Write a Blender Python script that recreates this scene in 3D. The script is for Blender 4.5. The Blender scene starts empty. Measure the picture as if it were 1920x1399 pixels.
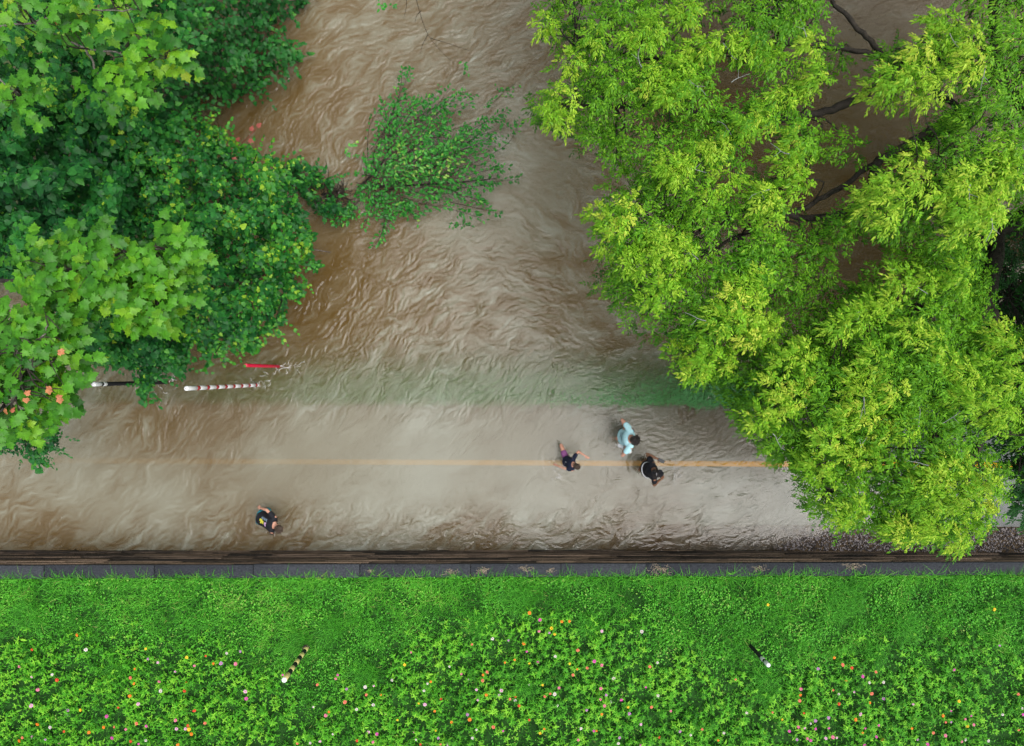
import bpy, math, random
import numpy as np
from mathutils import Vector, Matrix
from mathutils.bvhtree import BVHTree
from mathutils.geometry import delaunay_2d_cdt

rng = np.random.default_rng(11)
random.seed(5)
R = math.radians
sc = bpy.context.scene
COL = sc.collection
H, F, CX, CY = 17.0, 1330.0, 935.0, 700.0      # drone height over the flood water, focal length in photo pixels, nadir


def P(px, py, z=0.0):
    s = (H - z) / F
    return ((px - CX) * s, (CY - py) * s, z)


def PA(px, py, z):
    px, py, z = np.broadcast_arrays(np.asarray(px, float), np.asarray(py, float), np.asarray(z, float))
    s = (H - z) / F
    return np.stack([(px - CX) * s, (CY - py) * s, z], -1)


# ------------------------------------------------------------------ tagging and mesh helpers
def tag(o, label=None, cat=None, group=None, kind=None):
    if label: o['label'] = label
    if cat: o['category'] = cat
    if group: o['group'] = group
    if kind: o['kind'] = kind
    return o


def empty(name, loc=(0, 0, 0)):
    o = bpy.data.objects.new(name, None)
    o.empty_display_size = .2
    COL.objects.link(o)
    o.location = loc
    return o


def link(name, me, mat, parent=None):
    o = bpy.data.objects.new(name, me)
    COL.objects.link(o)
    for m in (mat if isinstance(mat, (list, tuple)) else [mat]):
        if m: me.materials.append(m)
    if parent is not None:
        o.parent = parent
        bpy_loc = parent.location
        o.matrix_parent_inverse = Matrix.Translation(-Vector(bpy_loc))
    return o


def mesh_data(name, V, polys, attrs=None, smooth=False, midx=None):
    me = bpy.data.meshes.new(name)
    V = np.asarray(V, np.float32).reshape(-1, 3)
    me.vertices.add(len(V))
    me.vertices.foreach_set('co', V.ravel())
    polys = [np.asarray(p, np.int32) for p in polys if len(p)]
    nl = sum(p.size for p in polys)
    npoly = sum(len(p) for p in polys)
    me.loops.add(nl)
    me.polygons.add(npoly)
    me.loops.foreach_set('vertex_index', np.concatenate([p.ravel() for p in polys]).astype(np.int32))
    tot = np.concatenate([np.full(len(p), p.shape[1], np.int32) for p in polys])
    start = np.concatenate([[0], np.cumsum(tot)[:-1]]).astype(np.int32)
    me.polygons.foreach_set('loop_start', start)
    if midx is not None: me.polygons.foreach_set('material_index', np.asarray(midx, np.int32))
    me.update(calc_edges=True)
    if smooth: me.polygons.foreach_set('use_smooth', np.ones(npoly, bool))
    for k, a in (attrs or {}).items():
        at = me.attributes.new(k, 'FLOAT', 'POINT')
        at.data.foreach_set('value', np.asarray(a, np.float32))
    return me


class Geo:
    """collects vertices, polygons and a per-vertex tone, then links them as one mesh object"""
    def __init__(s):
        s.V, s.Q, s.T, s.A, s.n = [], [], [], [], 0

    def add(s, V, quads=None, tris=None, tone=0.0):
        V = np.asarray(V, float).reshape(-1, 3)
        s.V.append(V)
        s.A.append(np.broadcast_to(np.asarray(tone, float), (len(V),)))
        if quads is not None and len(quads): s.Q.append(np.asarray(quads) + s.n)
        if tris is not None and len(tris): s.T.append(np.asarray(tris) + s.n)
        s.n += len(V)

    def leaves(s, tmpl, pos, d, nrm, size, tone, width=1.0):
        tv, tq, tt = tmpl
        pos = np.asarray(pos, float)
        N = len(pos)
        if N == 0: return
        d = d / np.linalg.norm(d, axis=-1, keepdims=True)
        x = np.cross(d, nrm)
        x /= np.linalg.norm(x, axis=-1, keepdims=True) + 1e-9
        nn = np.cross(x, d)
        size = np.broadcast_to(np.asarray(size, float), (N,))[:, None, None]
        w = np.broadcast_to(np.asarray(width, float), (N,))[:, None, None]
        k = len(tv)
        V = pos[:, None] + size * (w * tv[None, :, 0:1] * x[:, None] + tv[None, :, 1:2] * d[:, None] + tv[None, :, 2:3] * nn[:, None])
        off = (np.arange(N) * k)[:, None, None]
        q = (tq[None] + off).reshape(-1, 4) if len(tq) else None
        t = (tt[None] + off).reshape(-1, 3) if len(tt) else None
        s.add(V.reshape(-1, 3), q, t, np.repeat(np.broadcast_to(tone, (N,)), k))

    def tube(s, pts, rad, sides=6, tone=0.0, cap=True, wob=0.0):
        pts = np.asarray(pts, float)
        n = len(pts)
        rad = np.broadcast_to(np.asarray(rad, float), (n,))
        tan = np.gradient(pts, axis=0)
        tan /= np.linalg.norm(tan, axis=1, keepdims=True) + 1e-9
        ref = np.array([0.0, 0, 1]) if abs(tan[:, 2]).mean() < .8 else np.array([1.0, 0, 0])
        a = np.cross(tan, ref); a /= np.linalg.norm(a, axis=1, keepdims=True) + 1e-9
        b = np.cross(tan, a)
        th = np.linspace(0, 2 * np.pi, sides, endpoint=False)
        rr = rad[:, None] * (1 + wob * rng.uniform(-1, 1, (n, sides)))
        V = pts[:, None] + rr[..., None] * (np.cos(th)[None, :, None] * a[:, None] + np.sin(th)[None, :, None] * b[:, None])
        V = V.reshape(-1, 3)
        i = np.arange(n - 1)[:, None] * sides
        j = np.arange(sides)[None]
        jn = (j + 1) % sides
        q = np.stack([i + j, i + jn, i + sides + jn, i + sides + j], -1).reshape(-1, 4)
        t = None
        if cap:
            V = np.concatenate([V, pts[:1], pts[-1:]])
            c0, c1 = n * sides, n * sides + 1
            jj = np.arange(sides); jjn = (jj + 1) % sides
            t = np.concatenate([np.stack([jjn, jj, np.full(sides, c0)], -1),
                                np.stack([(n - 1) * sides + jj, (n - 1) * sides + jjn, np.full(sides, c1)], -1)])
        s.add(V, q, t, tone)

    def box(s, lo, hi, tone=0.0, jit=0.0):
        lo = np.asarray(lo, float); hi = np.asarray(hi, float)
        c = np.array([[x, y, z] for z in (0, 1) for y in (0, 1) for x in (0, 1)], float)
        V = lo + c * (hi - lo) + rng.uniform(-jit, jit, (8, 3))
        q = [[0, 2, 3, 1], [4, 5, 7, 6], [0, 1, 5, 4], [2, 6, 7, 3], [0, 4, 6, 2], [1, 3, 7, 5]]
        s.add(V, q, None, tone)

    def ball(s, c, r, tone=0.0, nu=10, nv=7, rot=None, vmin=0.0):
        u = np.linspace(0, 2 * np.pi, nu, endpoint=False)
        v = np.linspace(np.pi, vmin, nv + 1)[1:-1] if vmin == 0 else np.linspace(np.pi * .98, vmin, nv)
        V = np.stack([np.sin(v)[:, None] * np.cos(u), np.sin(v)[:, None] * np.sin(u), np.broadcast_to(np.cos(v)[:, None], (len(v), nu))], -1).reshape(-1, 3)
        V = np.concatenate([V, [[0, 0, -1]], [[0, 0, 1 if vmin == 0 else np.cos(vmin)]]]) * np.asarray(r, float)
        if rot is not None: V = V @ np.asarray(rot, float).T
        m = len(v)
        i = np.arange(m - 1)[:, None] * nu; j = np.arange(nu)[None]; jn = (j + 1) % nu
        q = np.stack([i + j, i + jn, i + nu + jn, i + nu + j], -1).reshape(-1, 4)
        jj = np.arange(nu); jjn = (jj + 1) % nu
        t = np.concatenate([np.stack([jjn, jj, np.full(nu, m * nu)], -1), np.stack([(m - 1) * nu + jj, (m - 1) * nu + jjn, np.full(nu, m * nu + 1)], -1)])
        s.add(V + np.asarray(c, float), q, t, tone)

    def data(s, name, smooth=False):
        return mesh_data(name, np.concatenate(s.V), [np.concatenate(a) for a in (s.Q, s.T) if a],
                         {'tone': np.concatenate(s.A)}, smooth)

    def build(s, name, mat, parent=None, smooth=False):
        return link(name, s.data(name, smooth), mat, parent)


# ------------------------------------------------------------------ noise helpers
_perm = rng.permutation(512)
_grad = rng.normal(size=(512, 2)); _grad /= np.linalg.norm(_grad, axis=1, keepdims=True)


def perlin(x, y, seed=0):
    x = np.asarray(x, float) + seed * 17.31; y = np.asarray(y, float) - seed * 9.77
    xi = np.floor(x).astype(int); yi = np.floor(y).astype(int)
    fx = x - xi; fy = y - yi
    u = fx * fx * fx * (fx * (fx * 6 - 15) + 10); v = fy * fy * fy * (fy * (fy * 6 - 15) + 10)

    def g(i, j, dx, dy):
        gg = _grad[_perm[(_perm[i % 512] + j) % 512]]
        return gg[..., 0] * dx + gg[..., 1] * dy
    a = g(xi, yi, fx, fy); b = g(xi + 1, yi, fx - 1, fy); c = g(xi, yi + 1, fx, fy - 1); d = g(xi + 1, yi + 1, fx - 1, fy - 1)
    return (a + (b - a) * u) * (1 - v) + (c + (d - c) * u) * v


def fbm(x, y, o=4, seed=0):
    s = 0; a = 1.0; f = 1.0
    for i in range(o):
        s = s + a * perlin(x * f, y * f, seed + i * 3); a *= .5; f *= 2.03
    return s


def inpoly(px, py, poly):
    poly = np.asarray(poly, float)
    ins = np.zeros(np.shape(px), bool)
    j = len(poly) - 1
    for i in range(len(poly)):
        xi, yi = poly[i]; xj, yj = poly[j]
        if yi != yj:
            c = ((yi > py) != (yj > py)) & (px < (xj - xi) * (py - yi) / (yj - yi) + xi)
            ins ^= c
        j = i
    return ins


def polydist(px, py, poly):
    poly = np.asarray(poly, float); best = np.full(np.shape(px), 1e9)
    for i in range(len(poly)):
        a = poly[i]; b = poly[(i + 1) % len(poly)]; ab = b - a
        t = np.clip(((px - a[0]) * ab[0] + (py - a[1]) * ab[1]) / (ab @ ab + 1e-9), 0, 1)
        best = np.minimum(best, np.hypot(px - a[0] - t * ab[0], py - a[1] - t * ab[1]))
    return best


def fill(poly, n, gaps=()):
    poly = np.asarray(poly, float); lo = poly.min(0); hi = poly.max(0); out = []
    tot = 0
    while tot < n:
        p = rng.uniform(lo, hi, (n * 3, 2))
        k = inpoly(p[:, 0], p[:, 1], poly)
        for g in gaps: k &= ~inpoly(p[:, 0], p[:, 1], g)
        out.append(p[k]); tot += k.sum()
    return np.concatenate(out)[:n]


def poly_area(p):
    p = np.asarray(p, float); q = np.roll(p, -1, 0)
    return abs((p[:, 0] * q[:, 1] - p[:, 1] * q[:, 0]).sum()) / 2


def unit(v): return v / (np.linalg.norm(v, axis=-1, keepdims=True) + 1e-9)


# ------------------------------------------------------------------ materials
def new_mat(name):
    m = bpy.data.materials.new(name); m.use_nodes = True
    nt = m.node_tree; nt.nodes.clear()
    return m, nt, nt.nodes.new('ShaderNodeOutputMaterial')


def ramp_node(nt, stops, src):
    r = nt.nodes.new('ShaderNodeValToRGB')
    e = r.color_ramp.elements
    while len(e) < len(stops): e.new(.5)
    for el, (p, c) in zip(e, stops): el.position = p; el.color = (*c, 1)
    nt.links.new(src, r.inputs[0])
    return r.outputs[0]


def leaf_mat(name, stops, trans=.3, gloss=.35, rough=.45, var=.25):
    m, nt, out = new_mat(name)
    a = nt.nodes.new('ShaderNodeAttribute'); a.attribute_name = 'tone'
    col = ramp_node(nt, stops, a.outputs['Fac'])
    tc = nt.nodes.new('ShaderNodeTexCoord')
    n = nt.nodes.new('ShaderNodeTexNoise'); n.inputs['Scale'].default_value = 14; n.inputs['Detail'].default_value = 3
    nt.links.new(tc.outputs['Object'], n.inputs['Vector'])
    hs = nt.nodes.new('ShaderNodeHueSaturation')
    mr = nt.nodes.new('ShaderNodeMapRange')
    mr.inputs['From Min'].default_value = .3; mr.inputs['From Max'].default_value = .7
    mr.inputs['To Min'].default_value = 1 - var; mr.inputs['To Max'].default_value = 1 + var
    nt.links.new(n.outputs['Fac'], mr.inputs['Value'])
    nt.links.new(mr.outputs[0], hs.inputs['Value']); nt.links.new(col, hs.inputs['Color'])
    b = nt.nodes.new('ShaderNodeBsdfPrincipled')
    b.inputs['Roughness'].default_value = rough
    b.inputs['Specular IOR Level'].default_value = gloss
    nt.links.new(hs.outputs[0], b.inputs['Base Color'])
    t = nt.nodes.new('ShaderNodeBsdfTranslucent')
    nt.links.new(hs.outputs[0], t.inputs['Color'])
    mx = nt.nodes.new('ShaderNodeMixShader'); mx.inputs[0].default_value = trans
    nt.links.new(b.outputs[0], mx.inputs[1]); nt.links.new(t.outputs[0], mx.inputs[2])
    nt.links.new(mx.outputs[0], out.inputs['Surface'])
    return m


def surf_mat(name, c1, c2, scale=6.0, rough=.7, bump=.3, detail=6, spec=.3, tone=None, stretch=None, bdist=.02):
    """noise-mottled surface; with tone the ramp c1..c2 is shifted by the mesh's own tone attribute"""
    m, nt, out = new_mat(name)
    tc = nt.nodes.new('ShaderNodeTexCoord'); vec = tc.outputs['Object']
    if stretch:
        mp = nt.nodes.new('ShaderNodeMapping'); mp.inputs['Scale'].default_value = stretch
        nt.links.new(vec, mp.inputs[0]); vec = mp.outputs[0]
    n = nt.nodes.new('ShaderNodeTexNoise'); n.inputs['Scale'].default_value = scale; n.inputs['Detail'].default_value = detail
    n.inputs['Roughness'].default_value = .65
    nt.links.new(vec, n.inputs['Vector'])
    fac = n.outputs['Fac']
    if tone is not None:
        a = nt.nodes.new('ShaderNodeAttribute'); a.attribute_name = 'tone'
        ma = nt.nodes.new('ShaderNodeMath'); ma.operation = 'MULTIPLY_ADD'
        nt.links.new(a.outputs['Fac'], ma.inputs[0]); ma.inputs[1].default_value = tone
        nt.links.new(fac, ma.inputs[2])
        mb = nt.nodes.new('ShaderNodeMath'); mb.operation = 'SUBTRACT'; nt.links.new(ma.outputs[0], mb.inputs[0]); mb.inputs[1].default_value = tone / 2
        fac2 = mb.outputs[0]
    else: fac2 = fac
    col = ramp_node(nt, [(.3, c1), (.7, c2)], fac2)
    b = nt.nodes.new('ShaderNodeBsdfPrincipled')
    nt.links.new(col, b.inputs['Base Color'])
    b.inputs['Roughness'].default_value = rough; b.inputs['Specular IOR Level'].default_value = spec
    if bump:
        bp = nt.nodes.new('ShaderNodeBump'); bp.inputs['Strength'].default_value = bump; bp.inputs['Distance'].default_value = bdist
        nt.links.new(fac, bp.inputs['Height']); nt.links.new(bp.outputs[0], b.inputs['Normal'])
    nt.links.new(b.outputs[0], out.inputs['Surface'])
    return m


G = {}
# right-hand trees: mature green, dark end also for painted shade, to young yellow-green, a few ochre leaflets at the very end of the ramp
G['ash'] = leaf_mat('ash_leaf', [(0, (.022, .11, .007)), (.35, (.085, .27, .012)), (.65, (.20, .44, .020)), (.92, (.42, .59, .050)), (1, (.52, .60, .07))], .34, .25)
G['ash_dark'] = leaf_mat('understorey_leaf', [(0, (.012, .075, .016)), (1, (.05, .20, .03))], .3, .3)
G['syc'] = leaf_mat('sycamore_leaf', [(0, (.026, .14, .010)), (.45, (.085, .30, .012)), (.72, (.22, .44, .016)), (.92, (.46, .54, .03)), (.95, (.60, .26, .10)), (1, (.50, .15, .09))], .34, .35)
G['vine'] = leaf_mat('vine_leaf', [(0, (.008, .075, .018)), (.5, (.024, .175, .024)), (.85, (.085, .33, .024)), (1, (.28, .47, .03))], .3, .28, .45)
G['oak'] = leaf_mat('dark_shrub_leaf', [(0, (.010, .075, .014)), (.6, (.022, .15, .022)), (1, (.06, .24, .02))], .25, .25)
G['shrub'] = leaf_mat('river_shrub_leaf', [(0, (.016, .12, .018)), (.5, (.038, .25, .030)), (.85, (.08, .38, .035)), (1, (.28, .47, .08))], .25, .3, .4)
G['grass'] = leaf_mat('grass_blade', [(0, (.024, .12, .010)), (.5, (.072, .36, .024)), (.85, (.16, .53, .04)), (1, (.32, .42, .10))], .3, .2, .5)
G['zin'] = leaf_mat('zinnia_leaf', [(0, (.020, .13, .008)), (.5, (.085, .37, .018)), (1, (.26, .60, .04))], .3, .15, .5)
G['red'] = leaf_mat('red_vine_leaf', [(0, (.30, .06, .05)), (1, (.40, .12, .09))], .3, .3)
BARK = surf_mat('bark', (.012, .010, .008), (.05, .04, .032), 9, .85, .6)
GREYTWIG = surf_mat('lichened_twig', (.10, .105, .10), (.34, .36, .34), 30, .9, .3)
STRAW = surf_mat('dry_straw', (.33, .26, .17), (.55, .46, .34), 20, .9, 0)


# ------------------------------------------------------------------ leaf templates (x across, y along, z up)
def T_leaflet(w=.34, fold=.25, droop=.35):
    ys = [0, .28, .62, 1.0]
    hw = [0, w * .5, w * .42, 0]
    mid = [(0, y, -droop * y * y) for y in ys]
    l = [(-h, y, fold * h - droop * y * y) for y, h in zip(ys, hw)][1:3]
    r = [(h, y, fold * h - droop * y * y) for y, h in zip(ys, hw)][1:3]
    V = np.array(mid + l + r)
    q = np.array([[1, 2, 5, 4], [2, 1, 6, 7]])
    t = np.array([[0, 1, 4], [1, 0, 6], [2, 3, 5], [3, 2, 7]])
    return V, q, t


def T_fan(half, tip, c, droop=.2, cup=.08):
    bd = [(0, 0)] + half + [tip] + [(-x, y) for x, y in half[::-1]]
    V = [(c[0], c[1], 0)] + [(x, y, -droop * ((x * x) * 1.2 + max(0, y - c[1]) ** 2) - cup * (i % 2)) for i, (x, y) in enumerate(bd)]
    n = len(bd)
    t = np.array([[0, 1 + (i + 1) % n, 1 + i] for i in range(n)])[:, ::-1]
    return np.array(V), np.zeros((0, 4), int), t


LEAFLET = T_leaflet()
OVAL = T_leaflet(.5, .2, .2)
LANCE = T_leaflet(.36, .2, .3)
SYC = T_fan([(.14, -.05), (.34, -.10), (.36, .04), (.56, .10), (.44, .22), (.62, .50), (.42, .50), (.34, .58), (.26, .60), (.24, .80), (.12, .82)], (0, 1.05), (0, .34), .35, .075)
HEART = T_fan([(.14, -.09), (.32, -.06), (.44, .10), (.43, .32), (.30, .60), (.14, .84)], (0, 1.0), (0, .35), .25, .02)
LOBED = T_fan([(.18, -.02), (.42, .06), (.34, .28), (.48, .52), (.24, .60), (.2, .82)], (0, 1.0), (0, .38), .2, .03)

# ------------------------------------------------------------------ lie of the land
Y_RN, Y_RS, Y_WALL = -0.77, -3.66, -4.235


def z_road(x): return np.clip(.037 * (np.asarray(x, float) - 9.4), -1.3, .45)


def z_wall(x): return 1.262 - .0125 * np.clip(x, -40, 40)


def z_lawn(x, y):
    return z_wall(x) - .07 + .05 * fbm(np.asarray(x) * .5, np.asarray(y) * .5, 2, 4) - .012 * np.clip(-4.6 - np.asarray(y), 0, 100)


def bed(x, y):
    x = np.asarray(x, float); y = np.asarray(y, float)
    zr = z_road(x)
    road = zr - .06
    verge = zr * .60 + .095 - .08 * (y - Y_RN) - .26 * np.clip(y + .1, 0, 1.2) + .02 * fbm(x * 2, y * 2, 2, 1)
    river = np.maximum(verge - .33 * np.clip(y - .35, 0, 9), -2.6 + .2 * fbm(x * .3, y * .3, 2, 8))
    gravel = zr + .03 + .12 * (Y_RS - y) + .015 * fbm(x * 3, y * 3, 2, 2)
    z = np.where(y > Y_RN + .02, river, np.where(y > Y_RS - .02, road, gravel))
    # shelves that carry the thicket on the left and the trees on the right
    lf = np.clip((-5.2 - x) / 1.5, 0, 1) * np.clip((y - .8) / 1.5, 0, 1)
    z = z * (1 - lf) + lf * (-.35 + .12 * fbm(x * .6, y * .6, 3, 6) + np.clip(-10 - x, 0, 30) * .12)
    rt = np.clip((x - 12.3) / 3, 0, 1) * np.clip((y - .3) / 1.5, 0, 1)
    z = z * (1 - rt) + rt * (-.1 + .15 * fbm(x * .4, y * .4, 3, 9) + np.clip(x - 13, 0, 30) * .05)
    far = np.clip((y - 34) / 12, 0, 1)
    z = z * (1 - far) + far * (1.6 + 1.2 * fbm(x * .03, y * .03, 3, 3))
    t = np.clip((-4.33 - y) / .1, 0, 1)
    return z * (1 - t) + t * z_lawn(x, y)


def axis(a, b, fine, lo, hi, g=1.35):
    v = list(np.arange(a, b + fine / 2, fine)); s = fine
    x = v[0]; left = []
    while x > lo: s *= g; x -= s; left.append(x)
    s = fine; x = v[-1]; right = []
    while x < hi: s *= g; x += s; right.append(x)
    return np.array(left[::-1] + v + right)


def grid_mesh(xs, ys, zf):
    X, Y = np.meshgrid(xs, ys)
    Z = zf(X, Y)
    nx, ny = len(xs), len(ys)
    i = np.arange(ny - 1)[:, None] * nx; j = np.arange(nx - 1)[None]
    q = np.stack([i + j, i + j + 1, i + nx + j + 1, i + nx + j], -1).reshape(-1, 4)
    return np.stack([X, Y, Z], -1).reshape(-1, 3), q


def ground_mat():
    m, nt, out = new_mat('ground_soil')
    geo = nt.nodes.new('ShaderNodeNewGeometry')
    n = nt.nodes.new('ShaderNodeTexNoise'); n.inputs['Scale'].default_value = 5; n.inputs['Detail'].default_value = 8
    nt.links.new(geo.outputs['Position'], n.inputs['Vector'])
    soil = ramp_node(nt, [(.3, (.05, .035, .022)), (.7, (.13, .095, .06))], n.outputs['Fac'])
    turf = ramp_node(nt, [(.3, (.016, .075, .016)), (.7, (.05, .20, .05))], n.outputs['Fac'])
    sep = nt.nodes.new('ShaderNodeSeparateXYZ'); nt.links.new(geo.outputs['Position'], sep.inputs[0])
    gt = nt.nodes.new('ShaderNodeMath'); gt.operation = 'LESS_THAN'; gt.inputs[1].default_value = -4.4
    nt.links.new(sep.outputs['Y'], gt.inputs[0])
    gv = nt.nodes.new('ShaderNodeMath'); gv.operation = 'GREATER_THAN'; gv.inputs[1].default_value = Y_RN
    nt.links.new(sep.outputs['Y'], gv.inputs[0])
    mx0 = nt.nodes.new('ShaderNodeMath'); mx0.operation = 'MAXIMUM'
    nt.links.new(gt.outputs[0], mx0.inputs[0]); nt.links.new(gv.outputs[0], mx0.inputs[1])
    mx = nt.nodes.new('ShaderNodeMix'); mx.data_type = 'RGBA'
    duff = ramp_node(nt, [(.3, (.008, .028, .006)), (.7, (.022, .075, .014))], n.outputs['Fac'])       # under the lawn: damp thatch
    mb = nt.nodes.new('ShaderNodeMix'); mb.data_type = 'RGBA'
    nt.links.new(gt.outputs[0], mb.inputs['Factor']); nt.links.new(turf, mb.inputs['A']); nt.links.new(duff, mb.inputs['B'])
    nt.links.new(mx0.outputs[0], mx.inputs['Factor']); nt.links.new(soil, mx.inputs['A']); nt.links.new(mb.outputs['Result'], mx.inputs['B'])
    b = nt.nodes.new('ShaderNodeBsdfPrincipled'); b.inputs['Roughness'].default_value = .95; b.inputs['Specular IOR Level'].default_value = .1
    nt.links.new(mx.outputs['Result'], b.inputs['Base Color'])
    bp = nt.nodes.new('ShaderNodeBump'); bp.inputs['Strength'].default_value = .5; bp.inputs['Distance'].default_value = .03
    nt.links.new(n.outputs['Fac'], bp.inputs['Height']); nt.links.new(bp.outputs[0], b.inputs['Normal'])
    nt.links.new(b.outputs[0], out.inputs['Surface'])
    return m


gx = axis(-16, 18, .2, -220, 220)
gy = np.unique(np.round(np.concatenate([axis(-10, 11, .2, -220, 220), [Y_RN - .02, Y_RN + .04, Y_RS - .05, -4.25, -4.33, -4.43, -4.5]]), 4))
gV, gQ = grid_mesh(gx, gy, bed)
tag(link('ground', mesh_data('ground', gV, [gQ], smooth=True), ground_mat()), kind='structure')

# ---- greenway path: concrete slab that dips under the flood, with saw-cut joints and a painted centre line
def concrete_mat():
    m, nt, out = new_mat('path_concrete')
    geo = nt.nodes.new('ShaderNodeNewGeometry')
    n = nt.nodes.new('ShaderNodeTexNoise'); n.inputs['Scale'].default_value = 3; n.inputs['Detail'].default_value = 10; n.inputs['Roughness'].default_value = .7
    nt.links.new(geo.outputs['Position'], n.inputs['Vector'])
    col = ramp_node(nt, [(.3, (.165, .175, .172)), (.7, (.28, .292, .285))], n.outputs['Fac'])
    b = nt.nodes.new('ShaderNodeBsdfPrincipled'); b.inputs['Roughness'].default_value = .8; b.inputs['Specular IOR Level'].default_value = .2
    nt.links.new(col, b.inputs['Base Color'])
    bp = nt.nodes.new('ShaderNodeBump'); bp.inputs['Strength'].default_value = .3; bp.inputs['Distance'].default_value = .01
    nt.links.new(n.outputs['Fac'], bp.inputs['Height']); nt.links.new(bp.outputs[0], b.inputs['Normal'])
    nt.links.new(b.outputs[0], out.inputs['Surface'])
    return m


def slab_strip(y0, y1, zoff, x0, x1, joint, gap, thick, g=None):
    g = g or Geo(); x = x0
    while x < x1:
        e = min(x + joint, x1)
        m = 5 if joint < 10 else 61
        xs = np.linspace(x + gap / 2, e - gap / 2, m)
        top = np.concatenate([np.stack([xs, np.full(m, yy), z_road(xs) + zoff], 1) for yy in (y0, y1)])
        bot = top - [0, 0, thick]
        V = np.concatenate([top, bot])
        r = range(m - 1); M2 = 2 * m
        q = [[i, i + 1, i + m + 1, i + m] for i in r] + [[M2 + i, M2 + m + i, M2 + m + i + 1, M2 + i + 1] for i in r]
        q += [[M2 + i, M2 + i + 1, i + 1, i] for i in r] + [[m + i, m + i + 1, M2 + m + i + 1, M2 + m + i] for i in r]
        q += [[0, m, M2 + m, M2], [M2 + m - 1, M2 + M2 - 1, M2 - 1, m - 1]]
        g.add(V, q)
        x = e
    return g


tag(slab_strip(Y_RS, Y_RN, 0, 8.3, 60, 1.5, .010, .12, slab_strip(Y_RS, Y_RN, 0, -60, 8.3, 200, .010, .12)).build('path', concrete_mat()), kind='structure')
yl = slab_strip(-2.252, -2.118, .005, -60, 60, 200, 0, .003)
tag(yl.build('path_line', surf_mat('yellow_paint', (.92, .42, .012), (.98, .50, .02), 14, .7, .1)), kind='structure')

# ------------------------------------------------------------------ flood water
def idw(px, py, pts, power=2.4):
    pts = np.asarray(pts, float)
    w = [1.0 / (np.hypot(px - p[0], py - p[1]) + 25) ** power for p in pts]
    s = sum(w)
    return sum(wi * p[2] for wi, p in zip(w, pts)) / s


STEP = .028
WX = np.arange(-14.6, 16.2, STEP); WY = np.arange(Y_WALL - .02, 11.2, STEP)
X, Y = np.meshgrid(WX, WY)
PX = CX + X * F / H; PY = CY - Y * F / H
ny, nx = X.shape


def bandnoise(lam, seed, bw=.45):
    """isotropic noise around wavelength lam (m), unit variance, periodic on the grid"""
    r = np.random.default_rng(seed)
    f = np.fft.rfft2(r.normal(size=(ny, nx)))
    k = np.hypot(np.fft.fftfreq(ny, STEP)[:, None], np.fft.rfftfreq(nx, STEP)[None])
    f *= np.exp(-((np.log(k * lam + 1e-9)) / bw) ** 2)
    o = np.fft.irfft2(f, s=(ny, nx))
    return o / o.std()


def lic(src, dx, dy, length):
    n = max(2, int(length / STEP))
    acc = src.copy(); w = 1.0
    gi, gj = np.mgrid[0:ny, 0:nx]
    for sgn in (1, -1):
        ci = gi.astype(np.float32); cj = gj.astype(np.float32)
        for k in range(1, n + 1):
            ii = np.clip(np.rint(ci), 0, ny - 1).astype(np.int32); jj = np.clip(np.rint(cj), 0, nx - 1).astype(np.int32)
            cj = cj + sgn * dx[ii, jj]; ci = ci + sgn * dy[ii, jj]
            ii = np.clip(np.rint(ci), 0, ny - 1).astype(np.int32); jj = np.clip(np.rint(cj), 0, nx - 1).astype(np.int32)
            a = 1 - k / (n + 1)
            acc = acc + a * src[ii, jj]; w += a
    acc = acc / w
    return acc / acc.std()


# crest direction of the ripples (degrees, counter-clockwise from the picture's horizontal) where the photo shows it
ANG = [(100, 1010, 28), (400, 1010, 32), (700, 1010, 35), (1000, 1010, 30), (1300, 1000, 25), (1500, 940, 35), (1450, 820, 15), (1250, 800, 25),
       (300, 780, 75), (450, 800, 60), (150, 850, 40), (500, 900, 25), (800, 880, 20), (1000, 720, 65), (1300, 720, 70), (700, 720, 50),
       (620, 560, 65), (750, 560, 45), (900, 560, 20), (1050, 600, -20), (1100, 480, -45), (1050, 400, -50), (950, 470, -10), (700, 480, 20),
       (620, 300, 70), (560, 200, 60), (620, 120, 40), (700, 50, 10), (800, 120, 25), (900, 80, 30), (980, 150, 25), (1000, 280, -15), (700, 380, 10), (1400, 400, -30), (1700, 400, 20), (450, 620, 20), (560, 640, 30)]
c2 = idw(PX, PY, [(a, b, math.cos(2 * R(t))) for a, b, t in ANG]); s2 = idw(PX, PY, [(a, b, math.sin(2 * R(t))) for a, b, t in ANG])
th = .5 * np.arctan2(s2, c2) + .30 * bandnoise(1.1, 21) + .30 * bandnoise(.45, 22) + .22 * bandnoise(.2, 23)
DX, DY = np.cos(th), np.sin(th)
AMP = [(100, 1008, 1.3), (250, 1010, 1.4), (400, 1010, 1.5), (550, 1010, 1.5), (700, 1008, 1.6), (850, 1008, 1.6), (1000, 1005, 1.7), (1150, 1000, 1.5), (1350, 980, 1.1), (1500, 930, .8), (1430, 820, 1.3), (1250, 800, 1.0),
       (300, 780, 1.1), (150, 900, .22), (450, 820, .75), (500, 920, .25), (800, 900, .14), (700, 800, .2), (1000, 830, .3), (300, 940, .2), (600, 860, .2), (1000, 940, .3), (200, 960, .3), (700, 960, .3), (1000, 720, .75), (1300, 720, .9), (700, 710, .9),
       (620, 560, 1.7), (800, 560, 1.6), (1000, 560, 1.35), (700, 640, 1.4), (900, 640, 1.2), (1100, 640, 1.1), (1080, 480, 1.0), (1000, 300, .5), (950, 400, .45), (850, 400, .5), (600, 450, .6),
       (620, 300, 1.15), (560, 200, 1.1), (700, 60, .95), (850, 100, .95), (980, 150, .9), (1000, 220, .8), (470, 230, 1.0), (1400, 400, .5), (1700, 400, .5)]
amp = idw(PX, PY, AMP, 3.2)
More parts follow.
